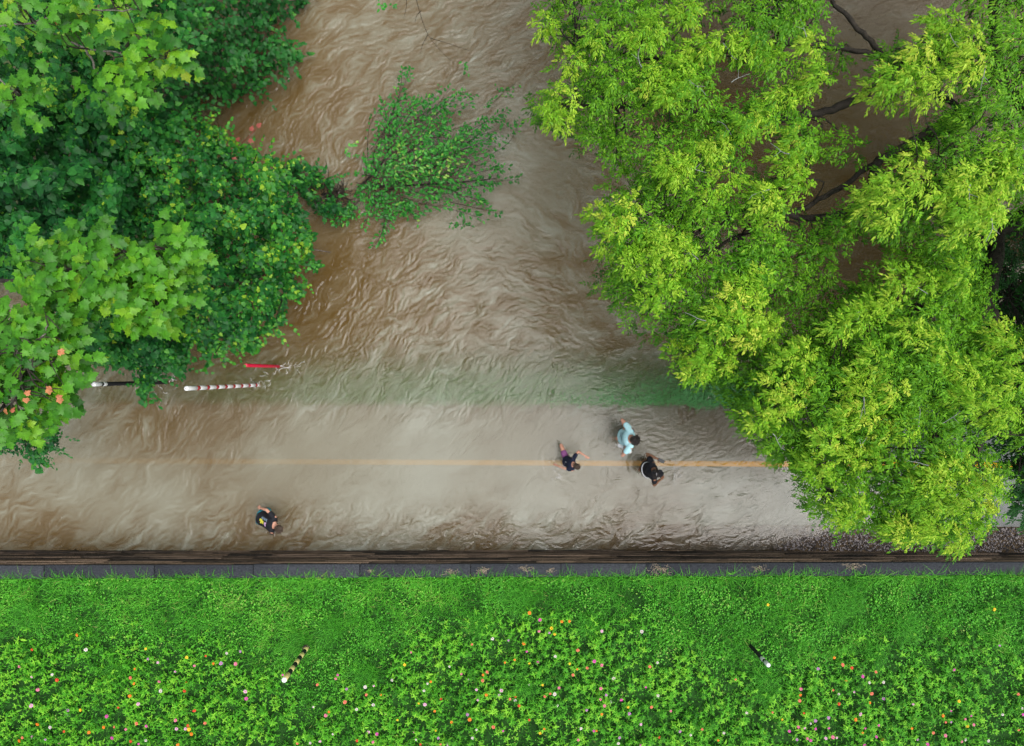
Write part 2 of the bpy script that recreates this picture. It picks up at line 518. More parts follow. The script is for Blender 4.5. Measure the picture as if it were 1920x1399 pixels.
calm = np.clip((Y_RN - .15 - Y) / .5, 0, 1) * np.clip((Y - Y_RS - .15) / .5, 0, 1) * np.clip((X + 9.5) / 4, 0, 1)      # sheltered shallow sheet over the path
amp = amp * (1 - calm * np.clip(.52 - .10 * np.clip(X - 2.2, 0, 3), .3, 1))
patch = np.clip(.9 + .42 * bandnoise(.9, 31), .25, 1.9)
rip_f = lic(bandnoise(.08, 41), DX, DY, .09)
rip_m = lic(bandnoise(.15, 42), DX, DY, .14)
rip_l = lic(bandnoise(.40, 43), DX, DY, .3)
swl = bandnoise(1.2, 44)
# sharpen the crests a little so that they read as moving water, not as dunes
sharp = lambda h: h - .25 * h * h
hgt = amp * patch * (.0029 * sharp(rip_f) + .0023 * sharp(rip_m) + .0009 * bandnoise(.062, 45)) + amp * (.0019 * sharp(rip_l) + .0030 * swl)


def rings(cx, cy, lam, a, reach, squash=1.0):
    d = np.hypot((X - cx), (Y - cy) * squash)
    return a * np.cos(2 * np.pi * d / lam) * np.exp(-d / reach)


PEOPLE_AT = [(1163, 820), (1062, 868), (1222, 878), (500, 978)]
for (a, b), aa in zip(PEOPLE_AT, (.006, .007, .008, .008)):
    x, y, _ = P(a, b); hgt = hgt + (rings(x, y, .21, aa * .9, .32) + rings(x - .2, y + .1, .14, aa * .5, .4)) * np.clip(.6 + .7 * bandnoise(.5, 64), 0, 1.8)
for a, b in ((482, 726), (523, 687), (311, 719)):
    x, y, _ = P(a, b); hgt = hgt + rings(x + .08, y, .16, .007, .3)
x, y, _ = P(895, 415); hgt = hgt + rings(x, y, .13, .004, .35)

# silt: 0 = brown river water, 1 = pale grey-tan shallow water; tree shade and sky reflection also painted in, drawn out along the current
SILT_AND_LIGHT = [(700, 60, .50), (820, 120, .48), (560, 230, .30), (620, 330, .42), (640, 500, .08), (560, 560, .10), (600, 590, .15), (850, 430, .62), (950, 300, .66), (1000, 420, .60), (1050, 520, .36), (900, 560, .46), (800, 620, .45),
        (450, 640, .22), (980, 640, .5), (1150, 640, .45), (400, 700, .35), (250, 770, .42), (330, 800, .30), (420, 790, .32), (150, 900, .70), (120, 780, .66), (300, 930, .72), (500, 850, .66), (600, 780, .70), (800, 900, .82), (800, 800, .80),
        (700, 960, .76), (1000, 950, .78), (1150, 790, .72), (1350, 800, .40), (1450, 830, .42), (1350, 930, .85), (1480, 950, .9), (1420, 650, .2), (1700, 400, .05), (1400, 350, .12), (1300, 200, .1), (100, 1022, .35), (500, 1022, .38), (900, 1022, .36), (1250, 1020, .30), (480, 210, .25), (1080, 280, .5), (1100, 120, .45), (750, 480, .3), (420, 180, .15)]
silt_and_light = idw(PX, PY, SILT_AND_LIGHT, 3.0)
blot = lic(bandnoise(.8, 51, .9), DX, DY, .5)
blot2 = lic(bandnoise(.22, 52, .7), DX, DY, .16)
blot3 = lic(bandnoise(.11, 53, .5), DX, DY, .17)
silt_and_light = np.clip(silt_and_light + np.minimum(amp, 1.3) * (.07 * blot + .05 * blot2 + .045 * blot3), 0, 1)  # streaks paint the ripples' sky and tree reflections into the water colour
depth = np.clip(-bed(X, Y), 0, 9)
edge_ok = (np.abs(Y - Y_RN) < .6)
bx = .03 * bandnoise(.25, 61); by = .05 * bandnoise(.25, 62)
depth = np.clip(-bed(X + bx, Y + by), 0, 9)
depth = np.where((Y + by < Y_RN) & (Y + by > Y_RS), np.clip(-z_road(X), 0, 9), depth)
kk = np.exp(-2 * (np.pi * .07) ** 2 * (np.fft.fftfreq(ny, STEP)[:, None] ** 2 + np.fft.rfftfreq(nx, STEP)[None] ** 2))
ddd = np.fft.irfft2(np.fft.rfft2(depth) * kk, s=(ny, nx)); depth2 = np.where(edge_ok, ddd, depth)
murk = 1 - np.exp(-(2.8 + .08 * blot + .05 * blot3) * np.clip(depth2, 0, 9)) * .97
hgt = hgt * np.clip(depth / .12, .15, 1)


def water_mat():
    m, nt, out = new_mat('flood_water')
    at = nt.nodes.new('ShaderNodeAttribute'); at.attribute_name = 'silt_and_light'
    col = ramp_node(nt, [(0, (.108, .066, .021)), (.35, (.146, .106, .054)), (.65, (.218, .200, .140)), (1, (.345, .358, .292))], at.outputs['Fac'])
    mk = nt.nodes.new('ShaderNodeAttribute'); mk.attribute_name = 'murk'
    geo = nt.nodes.new('ShaderNodeNewGeometry')
    n = nt.nodes.new('ShaderNodeTexNoise'); n.inputs['Scale'].default_value = 22; n.inputs['Detail'].default_value = 4; n.inputs['Distortion'].default_value = 1.2
    nt.links.new(geo.outputs['Position'], n.inputs['Vector'])
    bp = nt.nodes.new('ShaderNodeBump'); bp.inputs['Strength'].default_value = .22; bp.inputs['Distance'].default_value = .02
    nt.links.new(n.outputs['Fac'], bp.inputs['Height'])
    d = nt.nodes.new('ShaderNodeBsdfDiffuse'); nt.links.new(col, d.inputs['Color'])
    lv = nt.nodes.new('ShaderNodeCombineXYZ'); lv.inputs[2].default_value = 1.0      # light scattered back by the silt below is blind to the ripples
    nt.links.new(lv.outputs[0], d.inputs['Normal'])
    t = nt.nodes.new('ShaderNodeBsdfTransparent'); t.inputs[0].default_value = (.96, .95, .90, 1)
    mx = nt.nodes.new('ShaderNodeMixShader')
    nt.links.new(mk.outputs['Fac'], mx.inputs[0]); nt.links.new(t.outputs[0], mx.inputs[1]); nt.links.new(d.outputs[0], mx.inputs[2])
    gl = nt.nodes.new('ShaderNodeBsdfGlossy'); gl.inputs['Roughness'].default_value = .13
    nt.links.new(bp.outputs[0], gl.inputs['Normal'])
    fr = nt.nodes.new('ShaderNodeFresnel'); fr.inputs['IOR'].default_value = 1.42
    nt.links.new(bp.outputs[0], fr.inputs['Normal'])
    m2 = nt.nodes.new('ShaderNodeMixShader')
    nt.links.new(fr.outputs[0], m2.inputs[0]); nt.links.new(mx.outputs[0], m2.inputs[1]); nt.links.new(gl.outputs[0], m2.inputs[2])
    nt.links.new(m2.outputs[0], out.inputs['Surface'])
    return m


i = np.arange(ny - 1)[:, None] * nx; j = np.arange(nx - 1)[None]
wq = np.stack([i + j, i + j + 1, i + nx + j + 1, i + nx + j], -1).reshape(-1, 4)
edge = np.minimum.reduce([X - WX[0], WX[-1] - X, WY[-1] - Y]); hgt = hgt * np.clip(edge / .6, 0, 1)
wV = np.stack([X, Y, hgt], -1).reshape(-1, 3); base_n = len(wV)
# calm outer sheets carry the flood on to the far bank, butted against the rippled middle
oV, oQ, oS, oM = [], [], [], []
x0, x1, y0, y1 = WX[0], WX[-1], WY[0], WY[-1]
for bx0, bx1, by0, by1 in ((-200, x0, y0, y1), (x1, 200, y0, y1), (-200, 200, y1, 60)):
    n0 = base_n + len(oV)
    gxs = np.linspace(bx0, bx1, 40); gys = np.linspace(by0, by1, 40)
    v, q = grid_mesh(gxs, gys, lambda a, b: a * 0)
    oQ.append(q + n0); oV += list(v)
    dd = np.clip(-bed(v[:, 0], v[:, 1]), 0, 9)
    oM += list(1 - np.exp(-2.6 * dd)); oS += list(np.where(v[:, 1] < .3, .6, .35))
water = link('water', mesh_data('water', np.concatenate([wV, np.array(oV)]), [wq] + oQ,
             {'silt_and_light': np.concatenate([silt_and_light.ravel(), oS]), 'murk': np.concatenate([murk.ravel(), oM])}, True), water_mat())
tag(water, kind='structure')


# ------------------------------------------------------------------ gravel and submerged grass
def scatter_stones(n, xf, yf, r0, r1):
    g = Geo()
    phi = (1 + 5 ** .5) / 2
    ico = unit(np.array([(-1, phi, 0), (1, phi, 0), (-1, -phi, 0), (1, -phi, 0), (0, -1, phi), (0, 1, phi), (0, -1, -phi), (0, 1, -phi), (phi, 0, -1), (phi, 0, 1), (-phi, 0, -1), (-phi, 0, 1)], float))
    tf = np.array([(0, 11, 5), (0, 5, 1), (0, 1, 7), (0, 7, 10), (0, 10, 11), (1, 5, 9), (5, 11, 4), (11, 10, 2), (10, 7, 6), (7, 1, 8), (3, 9, 4), (3, 4, 2), (3, 2, 6), (3, 6, 8), (3, 8, 9), (4, 9, 5), (2, 4, 11), (6, 2, 10), (8, 6, 7), (9, 8, 1)])
    x = xf(n); y = yf(n)
    s = rng.uniform(r0, r1, n)[:, None, None] * rng.uniform(.6, 1.2, (n, 1, 3)) * [1, 1, .6]
    V = ico[None] * rng.uniform(.8, 1.2, (n, 12, 1)) * s
    a = rng.uniform(0, 6.28, n); ca, sa = np.cos(a)[:, None], np.sin(a)[:, None]
    V = np.stack([V[..., 0] * ca - V[..., 1] * sa, V[..., 0] * sa + V[..., 1] * ca, V[..., 2]], -1)
    V += np.stack([x, y, bed(x, y) + .006], -1)[:, None]
    t = (tf[None] + (np.arange(n) * 12)[:, None, None]).reshape(-1, 3)
    g.add(V.reshape(-1, 3), None, t, np.repeat(rng.uniform(0, 1, n), 12))
    return g


gm = surf_mat('gravel_stone', (.045, .038, .038), (.27, .24, .24), 9, .8, .2, tone=1.1)
tag(scatter_stones(9500, lambda n: np.where(rng.uniform(0, 1, n) < .86, rng.uniform(3.5, 16.5, n), 3.5 - 5 * rng.uniform(0, 1, n) ** 2), lambda n: rng.uniform(-4.24, Y_RS - .005, n), .013, .030).build('gravel', gm),
    'strip of grey brown gravel between the path and the wall foot', 'gravel', kind='stuff')


def blades(n, x, y, z, h, wd, lean, tone, curl=.6):
    """n curved grass blades as 5-point strips"""
    a = rng.uniform(0, 2 * np.pi, n)
    dx, dy = np.cos(a), np.sin(a)
    w = wd / 2
    px_, py_ = -dy * w, dx * w
    L = h * lean
    b0 = np.stack([x, y, z], -1)
    m = b0 + np.stack([dx * L * .4, dy * L * .4, h * .62], -1)
    t = b0 + np.stack([dx * L, dy * L, h * (1 - .35 * curl * lean)], -1)
    o = np.stack([px_, py_, 0 * px_], -1)
    V = np.stack([b0 - o, b0 + o, m + o * .8, m - o * .8, t], 1).reshape(-1, 3)
    k = (np.arange(n) * 5)[:, None]
    return V, k + np.array([[0, 1, 2, 3]]), k + np.array([[3, 2, 4]]), np.repeat(tone, 5)


g = Geo(); n = 42000
x = rng.uniform(-7, 16.5, n); y = Y_RN + .03 - .24 * np.clip(fbm(x * 2.2, x * 0, 3, 71) + .15, 0, 1) * rng.uniform(0, 1, n) + rng.uniform(0, 1, n) ** 1.3 * 1.35
g.add(*blades(n, x, y, bed(x, np.maximum(y, Y_RN + .03)) - .01, rng.uniform(.06, .16, n), rng.uniform(.006, .012, n), rng.uniform(.4, 1.4, n), np.clip(.72 + .3 * fbm(x * 1.5, y * 3, 2, 5) + rng.uniform(-.2, .2, n), 0, .92)))
VERGE = leaf_mat('silted_verge_grass', [(0, (.05, .19, .05)), (.5, (.125, .40, .125)), (1, (.21, .54, .21))], .2, .1, .7)
tag(g.build('verge_grass', VERGE), 'grass verge beside the path seen through the flood water', 'grass', kind='stuff')

# ------------------------------------------------------------------ retaining wall
wall = empty('retaining_wall', (0, Y_WALL, 0))
tag(wall, 'dark stacked timber retaining wall with a flat stone coping between flood and lawn', 'wall')
g = Geo(); zb = -1.35; row = 0
while zb < 1.025:
    hh = min([.13, .17, .11, .15, .19, .12][row % 6], 1.03 - zb)
    x = -42 - rng.uniform(0, 1)
    while x < 42:
        L = rng.uniform(.7, 2.4)
        xm = x + L / 2
        dz = (z_wall(xm) - .09 - 1.03)
        off = rng.uniform(-.012, .006) + .004 * (row % 3)
        g.box((x + .002, -4.43 - .001 * (row % 4), zb + .003 + dz), (x + L - .002, Y_WALL + off - .01, zb + hh - .003 + dz), np.clip(rng.uniform(0, .55) + (.45 if zb > .75 else .18 if zb > .55 else 0) * rng.uniform(.2, 1), 0, 1), .004)
        x += L
    zb += hh; row += 1
g.build('timber_face', surf_mat('weathered_timber', (.026, .022, .019), (.34, .24, .17), 5, .85, .5, 8, .2, tone=.55, stretch=(.35, 4, 9)), wall)
g = Geo(); x = -42.
while x < 42:
    L = rng.uniform(1.9, 2.6)
    z = z_wall(x + L / 2)
    g.box((x + .004, -4.522, z - .085), (x + L - .004, Y_WALL + .006 + rng.uniform(-.006, .004), z + rng.uniform(-.003, .003)), rng.uniform(0, 1), .002)
    x += L
cop = g.build('coping', surf_mat('wet_slate', (.014, .016, .020), (.060, .066, .075), 40, .9, .35, 10, .12, tone=.10), wall)
bv = cop.modifiers.new('edge', 'BEVEL'); bv.width = .006; bv.segments = 1

k = 0
for px, py, sz in ((845, 1073, .16), (905, 1070, .15), (985, 1066, .13), (1033, 1069, .10), (1240, 1067, .24), (1423, 1065, .15), (1600, 1061, .20), (693, 1070, .07)):
    z = float(z_wall(P(px, py, 1.25)[0])) + .006
    c = np.array(P(px, py, z))
    g = Geo()
    for s in range(int(26 + 130 * sz)):
        a = rng.uniform(0, 6.28); r0 = rng.uniform(0, sz * .95); L = rng.uniform(.25, .85) * sz * (1.25 if rng.uniform() < .25 else .7)
        p0 = c + [r0 * np.cos(a) + .3 * sz * rng.normal(), .45 * r0 * np.sin(a), rng.uniform(0, .02)]
        b = rng.uniform(0, 6.28); cv = rng.uniform(-1.8, 1.8)
        pts = [p0]
        for q in range(4):
            pts.append(pts[-1] + np.array([np.cos(b), .7 * np.sin(b), rng.uniform(-.05, .25)]) * L / 4); b += cv * .4
        pts = np.array(pts); pts[:, 2] = np.maximum(pts[:, 2], z + .002); pts[:, 1] = np.clip(pts[:, 1], -4.53, -4.24)
        g.tube(pts, .0028, 3)
    lab = {845: 'rounded wisp of dead straw on the coping above the middle of the pale flooded path', 905: 'loose wisp of dead straw on the coping, just right of the rounded wisp',
           985: 'short straw wisp on the coping between the loose wisp and the small wisp', 1033: 'small straw wisp on the coping, left of the largest straw heap',
           1240: 'largest heap of dead straw spilling along the stone coping', 1423: 'upright narrow straw wisp on the coping, right of the largest straw heap',
           1600: 'flat wide straw mat on the coping below the yellow-green tree', 693: 'smallest faint straw wisp on the coping, leftmost of the straw wisps'}[px]
    tag(g.build('dry_grass_wisp', STRAW), lab, 'dry grass', 'wisps of dead grass on the coping')

# ------------------------------------------------------------------ lawn and flower bed
BED_X = [-200, 0, 150, 300, 450, 520, 580, 630, 700, 800, 900, 950, 1100, 1200, 1300, 1400, 1480, 1550, 1650, 1750, 1830, 1920, 2100]
BED_Y = [1210, 1212, 1200, 1222, 1232, 1265, 1310, 1290, 1250, 1205, 1175, 1150, 1165, 1190, 1235, 1275, 1280, 1235, 1225, 1235, 1222, 1240, 1240]


def in_bed(x, y):
    px = CX + x * F / (H - 1.3); py = CY - y * F / (H - 1.3)
    return np.clip((py - np.interp(px, BED_X, BED_Y) + 38 * fbm(x * .9, y * .9, 3, 12)) / 95 + .5, 0, 1)


LX0, LX1, LY0, LY1 = -13.5, 14.2, -10.2, -4.5
g = Geo(); n = 230000
x = rng.uniform(LX0, LX1, n); y = rng.uniform(LY0, LY1, n)
keep = rng.uniform(0, 1, n) > .74 * in_bed(x, y)
x, y = x[keep], y[keep]; n = len(x)
tp = fbm(x * .55, y * .55, 3, 14); tp2 = fbm(x * 2.2, y * 2.2, 2, 15)
tp3 = fbm(x * 6, y * 6, 2, 16)
tone = np.clip(.44 + .36 * tp + .42 * tp2 + .3 * tp3 + rng.normal(0, .14, n), 0, .97)
tone = np.where(rng.uniform(0, 1, n) < .012, 1.0, tone)
hgt_b = rng.uniform(.05, .14, n) * (1 + .9 * np.clip(tp2, -.6, 1) + .7 * np.clip(tp3, -.6, 1)) * (1 - .4 * in_bed(x, y))
g.add(*blades(n, x, y, z_lawn(x, y), hgt_b, rng.uniform(.007, .014, n), rng.uniform(.5, 1.6, n), tone))
# long bent blades in loose tussocks and leaning out over the coping
tus = [(680 / 3, 1258, .5), (640 + 780 / 3, 1172, .45), (640 + 1390 / 3, 1172, .45), (1280 + 460 / 3, 1275, .45), (1280 + 480 / 3, 1300, .4), (640 + 1030 / 3, 1290, .35), (640 + 1000 / 3, 1120, .6), (1280 + 900 / 3, 1130, .8), (1280 + 1080 / 3, 1228, .4), (60, 1150, .6), (620, 1180, .5), (1700, 1180, .5), (560, 1200, .45), (640 + 130 / 3, 1265, .5)]
for px, py, rr in tus:
    m = int(900 * rr); c = P(px, py, 1.25)
    a = rng.uniform(0, 6.28, m); r = rr * .5 * np.sqrt(rng.uniform(0, 1, m))
    x = c[0] + r * np.cos(a); y = np.minimum(c[1] + r * np.sin(a), -4.54)
    g.add(*blades(m, x, y, z_lawn(x, y), rng.uniform(.12, .26, m), rng.uniform(.006, .011, m), rng.uniform(.8, 1.7, m), np.clip(.38 + rng.normal(0, .18, m), 0, .9)))
m = 9000
x = rng.uniform(LX0, LX1, m); y = -4.525 - .14 * rng.uniform(0, 1, m) ** 2
kk = rng.uniform(0, 1, m) < .35 + .6 * np.clip(fbm(x * 1.3, x * 0, 2, 17) * 1.4, 0, 1); x, y = x[kk], y[kk]; m = len(x)
g.add(*blades(m, x, y, z_lawn(x, y), rng.uniform(.09, .24, m) * (1 + .5 * fbm(x * 3, x * 0, 2, 26)), rng.uniform(.006, .012, m), rng.uniform(.7, 1.8, m), np.clip(.55 + rng.normal(0, .2, m), 0, .95)))
# clover and other small broad leaves between the blades
n = 110000
x = rng.uniform(LX0, LX1, n); y = rng.uniform(LY0, LY1 - .03, n)
keep = rng.uniform(0, 1, n) < np.clip(.42 + 1.3 * fbm(x * 1.1, y * 1.1, 3, 18), .04, 1) * (1 - .75 * in_bed(x, y)); x, y = x[keep], y[keep]; n = len(x)
a = rng.uniform(0, 6.28, n)
d = np.stack([np.cos(a), np.sin(a), rng.uniform(-.3, .3, n)], -1); nr = unit(np.stack([rng.normal(0, .35, n), rng.normal(0, .35, n), np.ones(n)], -1))
V4 = (np.array([(0, 0, 0), (.38, .5, .03), (0, 1, -.05), (-.38, .5, .03)]), np.array([[0, 1, 2, 3]]), np.zeros((0, 3), int))
g.leaves(V4, np.stack([x, y, z_lawn(x, y) + rng.uniform(.05, .12, n) + .05 * fbm(x * 5, y * 5, 2, 20)], -1), d, nr, rng.uniform(.025, .058, n), np.clip(.60 + .45 * fbm(x * 1.4, y * 1.4, 3, 19) + rng.normal(0, .14, n), 0, .97))
tag(g.build('lawn_grass', G['grass']), 'rough green grass and clover on the bank behind the wall', 'grass', kind='stuff')


def rosettes(g, x, y, ztop, tone, size, tiers=3):
    """leafy stems seen from above: pairs of pointed leaves, crossed from tier to tier"""
    n = len(x)
    for t in range(tiers):
        a0 = rng.uniform(0, 6.28, n) if t == 0 else a0 + np.pi / 2 + rng.normal(0, .25, n)
        zz = ztop - .055 * t - .01
        for s in range(2 if t else 4):
            a = a0 + s * (np.pi if t else np.pi / 2) + rng.normal(0, .15, n)
            up = rng.uniform(.25, .7, n) - .28 * t
            d = np.stack([np.cos(a), np.sin(a), up], -1)
            nr = np.stack([-np.cos(a) * up, -np.sin(a) * up, np.ones(n)], -1) + rng.normal(0, .15, (n, 3))
            g.leaves(LANCE, np.stack([x, y, zz], -1), d, nr, size * rng.uniform(.75, 1.15, n) * (.72 + .22 * t), np.clip(tone + rng.normal(0, .10, n) - .06 * t, 0, 1), 1.05)


g = Geo(); n = 15000
x = rng.uniform(LX0, LX1, n); y = rng.uniform(LY0, -5.2, n)
dn = in_bed(x, y) * np.clip(.85 + 1.3 * fbm(x * 1.1, y * 1.1, 3, 23), .08, 1)
keep = rng.uniform(0, 1, n) < dn; x, y = x[keep], y[keep]; n = len(x)
zt = z_lawn(x, y) + np.clip(rng.uniform(.06, .32, n) + .12 * fbm(x * 2.5, y * 2.5, 2, 25), .04, .5) * (.5 + .6 * in_bed(x, y))
rosettes(g, x, y, zt, np.clip(.56 + .42 * fbm(x * .9, y * .9, 3, 24) + rng.normal(0, .2, n), 0, 1), rng.uniform(.06, .112, n))
tag(g.build('flowerbed_foliage', G['zin']), 'dense leafy stems of the flower bed between the blooms', 'plants', kind='stuff')

# ---- the blooms: every zinnia in view, from the photograph (x, y in thirds of a pixel per strip, colour)
ZL = "433,573,o 483,655,w 108,750,p 832,707,m 888,727,l 758,763,o 985,778,l 1093,746,p 1325,735,p 1243,732,m 1200,733,o 1157,690,r 733,813,c 752,845,o 728,880,p 730,915,o 895,834,p 903,887,w 1046,842,o 1037,887,r 212,880,p 293,795,w 320,825,r 178,808,l 175,970,l 452,995,y 380,995,m 600,1030,g 665,980,r 777,960,l 282,1092,w 210,1075,o 500,1120,o 642,1090,c 583,1092,o 707,1103,p 987,1052,p 992,1100,l 1043,1100,l 1063,1103,y 1058,1082,r 1077,1130,o 1153,1068,c 1385,930,g 1380,890,l 1093,997,r 768,1070,c 823,1085,g 630,1152,g 780,1185,g 820,1165,w 255,1160,m 332,1182,g 125,1150,c 108,1168,o 180,1145,l 1590,797,g 1900,797,g 1888,818,p 1850,1005,o 1832,1025,p 1763,977,w 1872,1130,w 1672,1182,c 1800,1170,l 1745,1180,w 1785,852,c 1275,675,w 1352,665,m 1050,698,y 820,650,y 180,655,r 376,1022,w 360,1115,r 735,1170,r 1000,1190,o"
ZM = "1058,448,o 1117,487,g 1240,497,o 1283,495,o 1182,535,y 1112,551,p 1170,560,m 1200,568,y 940,603,m 850,593,w 1027,620,o 735,625,c 1043,665,g 1203,692,w 1057,732,y 920,727,o 975,712,o 1105,727,g 1465,742,p 1423,720,g 1383,758,c 1327,765,o 877,806,g 820,780,c 797,797,o 795,828,c 712,822,m 675,792,p 608,750,w 503,835,o 485,846,w 465,885,w 356,740,y 392,670,p 285,826,w 134,865,w 182,858,l 140,908,c 222,908,o 30,876,m 20,950,c 180,965,w 86,990,w 435,957,y 470,963,l 560,933,r 525,1000,o 620,1063,o 710,1020,m 722,1048,o 315,1050,y 410,1120,g 420,1161,w 530,1110,y 598,1186,l 737,1152,w 250,1015,p 152,1118,l 200,1130,g 178,1175,p 88,1167,r 545,1152,m 445,1187,r 558,1187,c 768,938,l 760,880,l 815,910,o 900,884,l 888,910,w 980,920,r 978,940,w 1000,970,r 948,933,c 1057,1050,r 1058,852,w 1132,854,y 1145,918,c 1175,902,c 1225,870,p 1200,905,w 1215,970,w 1303,797,c 1285,733,y 1490,910,m 1458,935,p 1480,970,p 1515,950,m 1575,937,g 1613,978,y 1620,1015,m 1745,978,c 1713,866,g 1781,913,w 1532,816,w 1460,873,p 1465,1017,o 1380,995,m 1420,1112,g 1435,1112,o 1385,1093,g 1348,1098,w 1142,1100,o 910,1112,g 855,1090,c 760,1105,w 1118,1125,y 1333,1163,p 1558,1182,w 1565,1150,m 1685,1075,l 1790,1148,r 1853,1000,p 1905,1115,m 1735,750,c 1778,728,w 1690,553,w 1465,550,l 1685,1192,g 1425,635,o 1330,658,c"
ZR = "1753,428,y 1783,632,m 480,403,y 853,700,o 952,757,r 900,740,c 1013,805,g 1087,780,c 918,830,o 1130,838,w 1050,840,w 762,762,m 1527,768,g 1063,902,c 965,893,l 878,905,w 847,883,c 662,910,o 665,876,p 658,942,c 1130,930,m 880,960,r 1050,955,o 1000,1018,l 973,1048,o 1103,1080,g 1027,1097,g 1012,1123,o 560,1048,y 682,1012,r 720,1070,w 747,1055,m 747,1100,g 687,1096,l 651,1090,p 600,1113,g 822,1096,g 820,1038,m 720,1165,g 702,1155,p 643,1160,m 805,1153,l 845,1147,p 867,1150,l 1090,1145,g 1125,1162,r 1023,1192,g 200,1165,o 45,1135,w 110,1103,c 232,1123,w 360,1010,w 505,1008,c 298,822,c 1297,962,l 1555,945,y 1550,962,l 1510,1000,g 1465,1027,o 1590,1045,p 1623,1027,g 1637,1077,p 1600,1085,y 1480,1063,c 1510,1062,m 1800,1020,w 1290,1098,o 1410,1123,c 1478,1138,p 1322,1160,m 1378,1187,g 1570,1172,p 1590,1162,w 1720,1168,w 1890,1107,c 1888,905,c 1910,985,w 1915,1020,g"
ZC = {'o': ('orange', (.90, .22, .015)), 'w': ('white', (.66, .60, .60)), 'p': ('pink', (.74, .17, .33)), 'l': ('pale pink', (.72, .38, .60)), 'm': ('mauve', (.46, .20, .50)),
      'g': ('magenta', (.66, .05, .42)), 'r': ('red', (.70, .03, .02)), 'c': ('coral', (.80, .17, .12)), 'y': ('yellow', (.90, .58, .02))}
CENTRE = surf_mat('bloom_centre', (.25, .10, .01), (.55, .36, .03), 60, .8, 0)
zin_kinds = {}
for key, (cname, c) in ZC.items():
    pm = surf_mat('petal_' + cname.replace(' ', '_'), tuple(v * .78 for v in c), c, 40, .6, 0)
    blooms = []
    for v in range(2):
        gs = Geo()
        PET = (np.array([(0, 0, 0), (.24, .45, .05), (.2, .9, .0), (0, 1.02, -.03), (-.2, .9, 0), (-.24, .45, .05), (0, .5, .02)]), np.zeros((0, 4), int),
               np.array([(0, 1, 6), (1, 2, 6), (2, 3, 6), (3, 4, 6), (4, 5, 6), (5, 0, 6)]))
        for ring, (cnt, sz, up) in enumerate(((12, .036, .12), (10, .027, .4))):
            a = np.arange(cnt) * 2 * np.pi / cnt + ring * .3 + rng.normal(0, .06, cnt)
            d = np.stack([np.cos(a), np.sin(a), np.full(cnt, up)], -1); nr = np.stack([-np.cos(a) * up, -np.sin(a) * up, np.ones(cnt)], -1)
            gs.leaves(PET, np.stack([np.cos(a) * .006, np.sin(a) * .006, np.full(cnt, .004 * ring)], -1), d, nr, sz * rng.uniform(.9, 1.1, cnt), 0.)
        gc = Geo(); gc.ball((0, 0, .008), (.012, .012, .007), nu=8, nv=5)
        blooms.append((gs.data('bloom'), gc.data('centre', True)))
        blooms[-1][0].materials.append(pm); blooms[-1][1].materials.append(CENTRE)
    zin_kinds[key] = blooms
plants = []
for v in range(6):
    gs = Geo()
    hh = .22 + .03 * v
    rosettes(gs, np.zeros(1), np.zeros(1), np.array([hh - .05]), np.array([.6 + .05 * (v % 3)]), np.array([.10]), 3)
    gs.tube([(0, 0, 0), (.012, .005, hh * .5), (0, 0, hh)], .004, 5, .4)
    me = gs.data('zinnia'); me.materials.append(G['zin']); plants.append((me, hh))
fl = []
for s, ox in ((ZL, 0), (ZM, 640), (ZR, 1280)):
    for it in s.split():
        a, b, c = it.split(','); fl.append((ox + int(a) / 3, 1000 + int(b) / 3, c))
# label each bloom by its colour and the two blooms nearest to it
FA = np.array([(a, b) for a, b, _ in fl])
AREA = [(0, 250, 'left bed end'), (250, 520, 'left of yellow-black post'), (520, 720, 'right of yellow-black post'), (720, 1000, 'left mid bed'), (1000, 1250, 'right mid bed'),
        (1250, 1450, 'below short black post'), (1450, 1690, 'right of short black post'), (1690, 1930, 'right bed end')]


def zlabel(i, k):
    d = np.hypot(*(FA - FA[i]).T); o = np.argsort(d)[1:k + 1]
    nb = [ZC[fl[j][2]][0] for j in o]
    ar = next(t for lo, hi, t in AREA if lo <= FA[i][0] < hi)
    me = ZC[fl[i][2]][0]
    if k == 2: return f"{me} zinnia nearest {nb[0]} and {nb[1]} ones, {ar}"
    return f"{me} zinnia nearest {nb[0]}, {nb[1]}, {nb[2]} ones, {ar}"


labs = [zlabel(i, 2) for i in range(len(fl))]
labs = [l if labs.count(l) == 1 else zlabel(i, 3) for i, l in enumerate(labs)]
for i, (px, py, c) in enumerate(fl):
    me, hh = plants[i % 6]
    zt = 1.3 + hh - .06
    x, y, _ = P(px, py, zt)
    z0 = float(z_lawn(x, y)) - .01
    zt = z0 + hh; x, y, _ = P(px, py, zt)
    o = bpy.data.objects.new('zinnia', me); COL.objects.link(o)
    o.location = (x, y, z0); o.rotation_euler = (0, 0, random.uniform(0, 6.28))
    tag(o, labs[i], 'flower', 'zinnias blooming in the flower bed')
    sc_ = random.uniform(.55, 1.0)
    bd, ce = zin_kinds[c][i % 2]
    b = bpy.data.objects.new('bloom', bd); COL.objects.link(b); b.parent = o; b.location = (0, 0, hh)
    b.rotation_euler = (random.uniform(-.3, .3), random.uniform(-.3, .3), 0); b.scale = (sc_,) * 3
    e = bpy.data.objects.new('centre', ce); COL.objects.link(e); e.parent = b

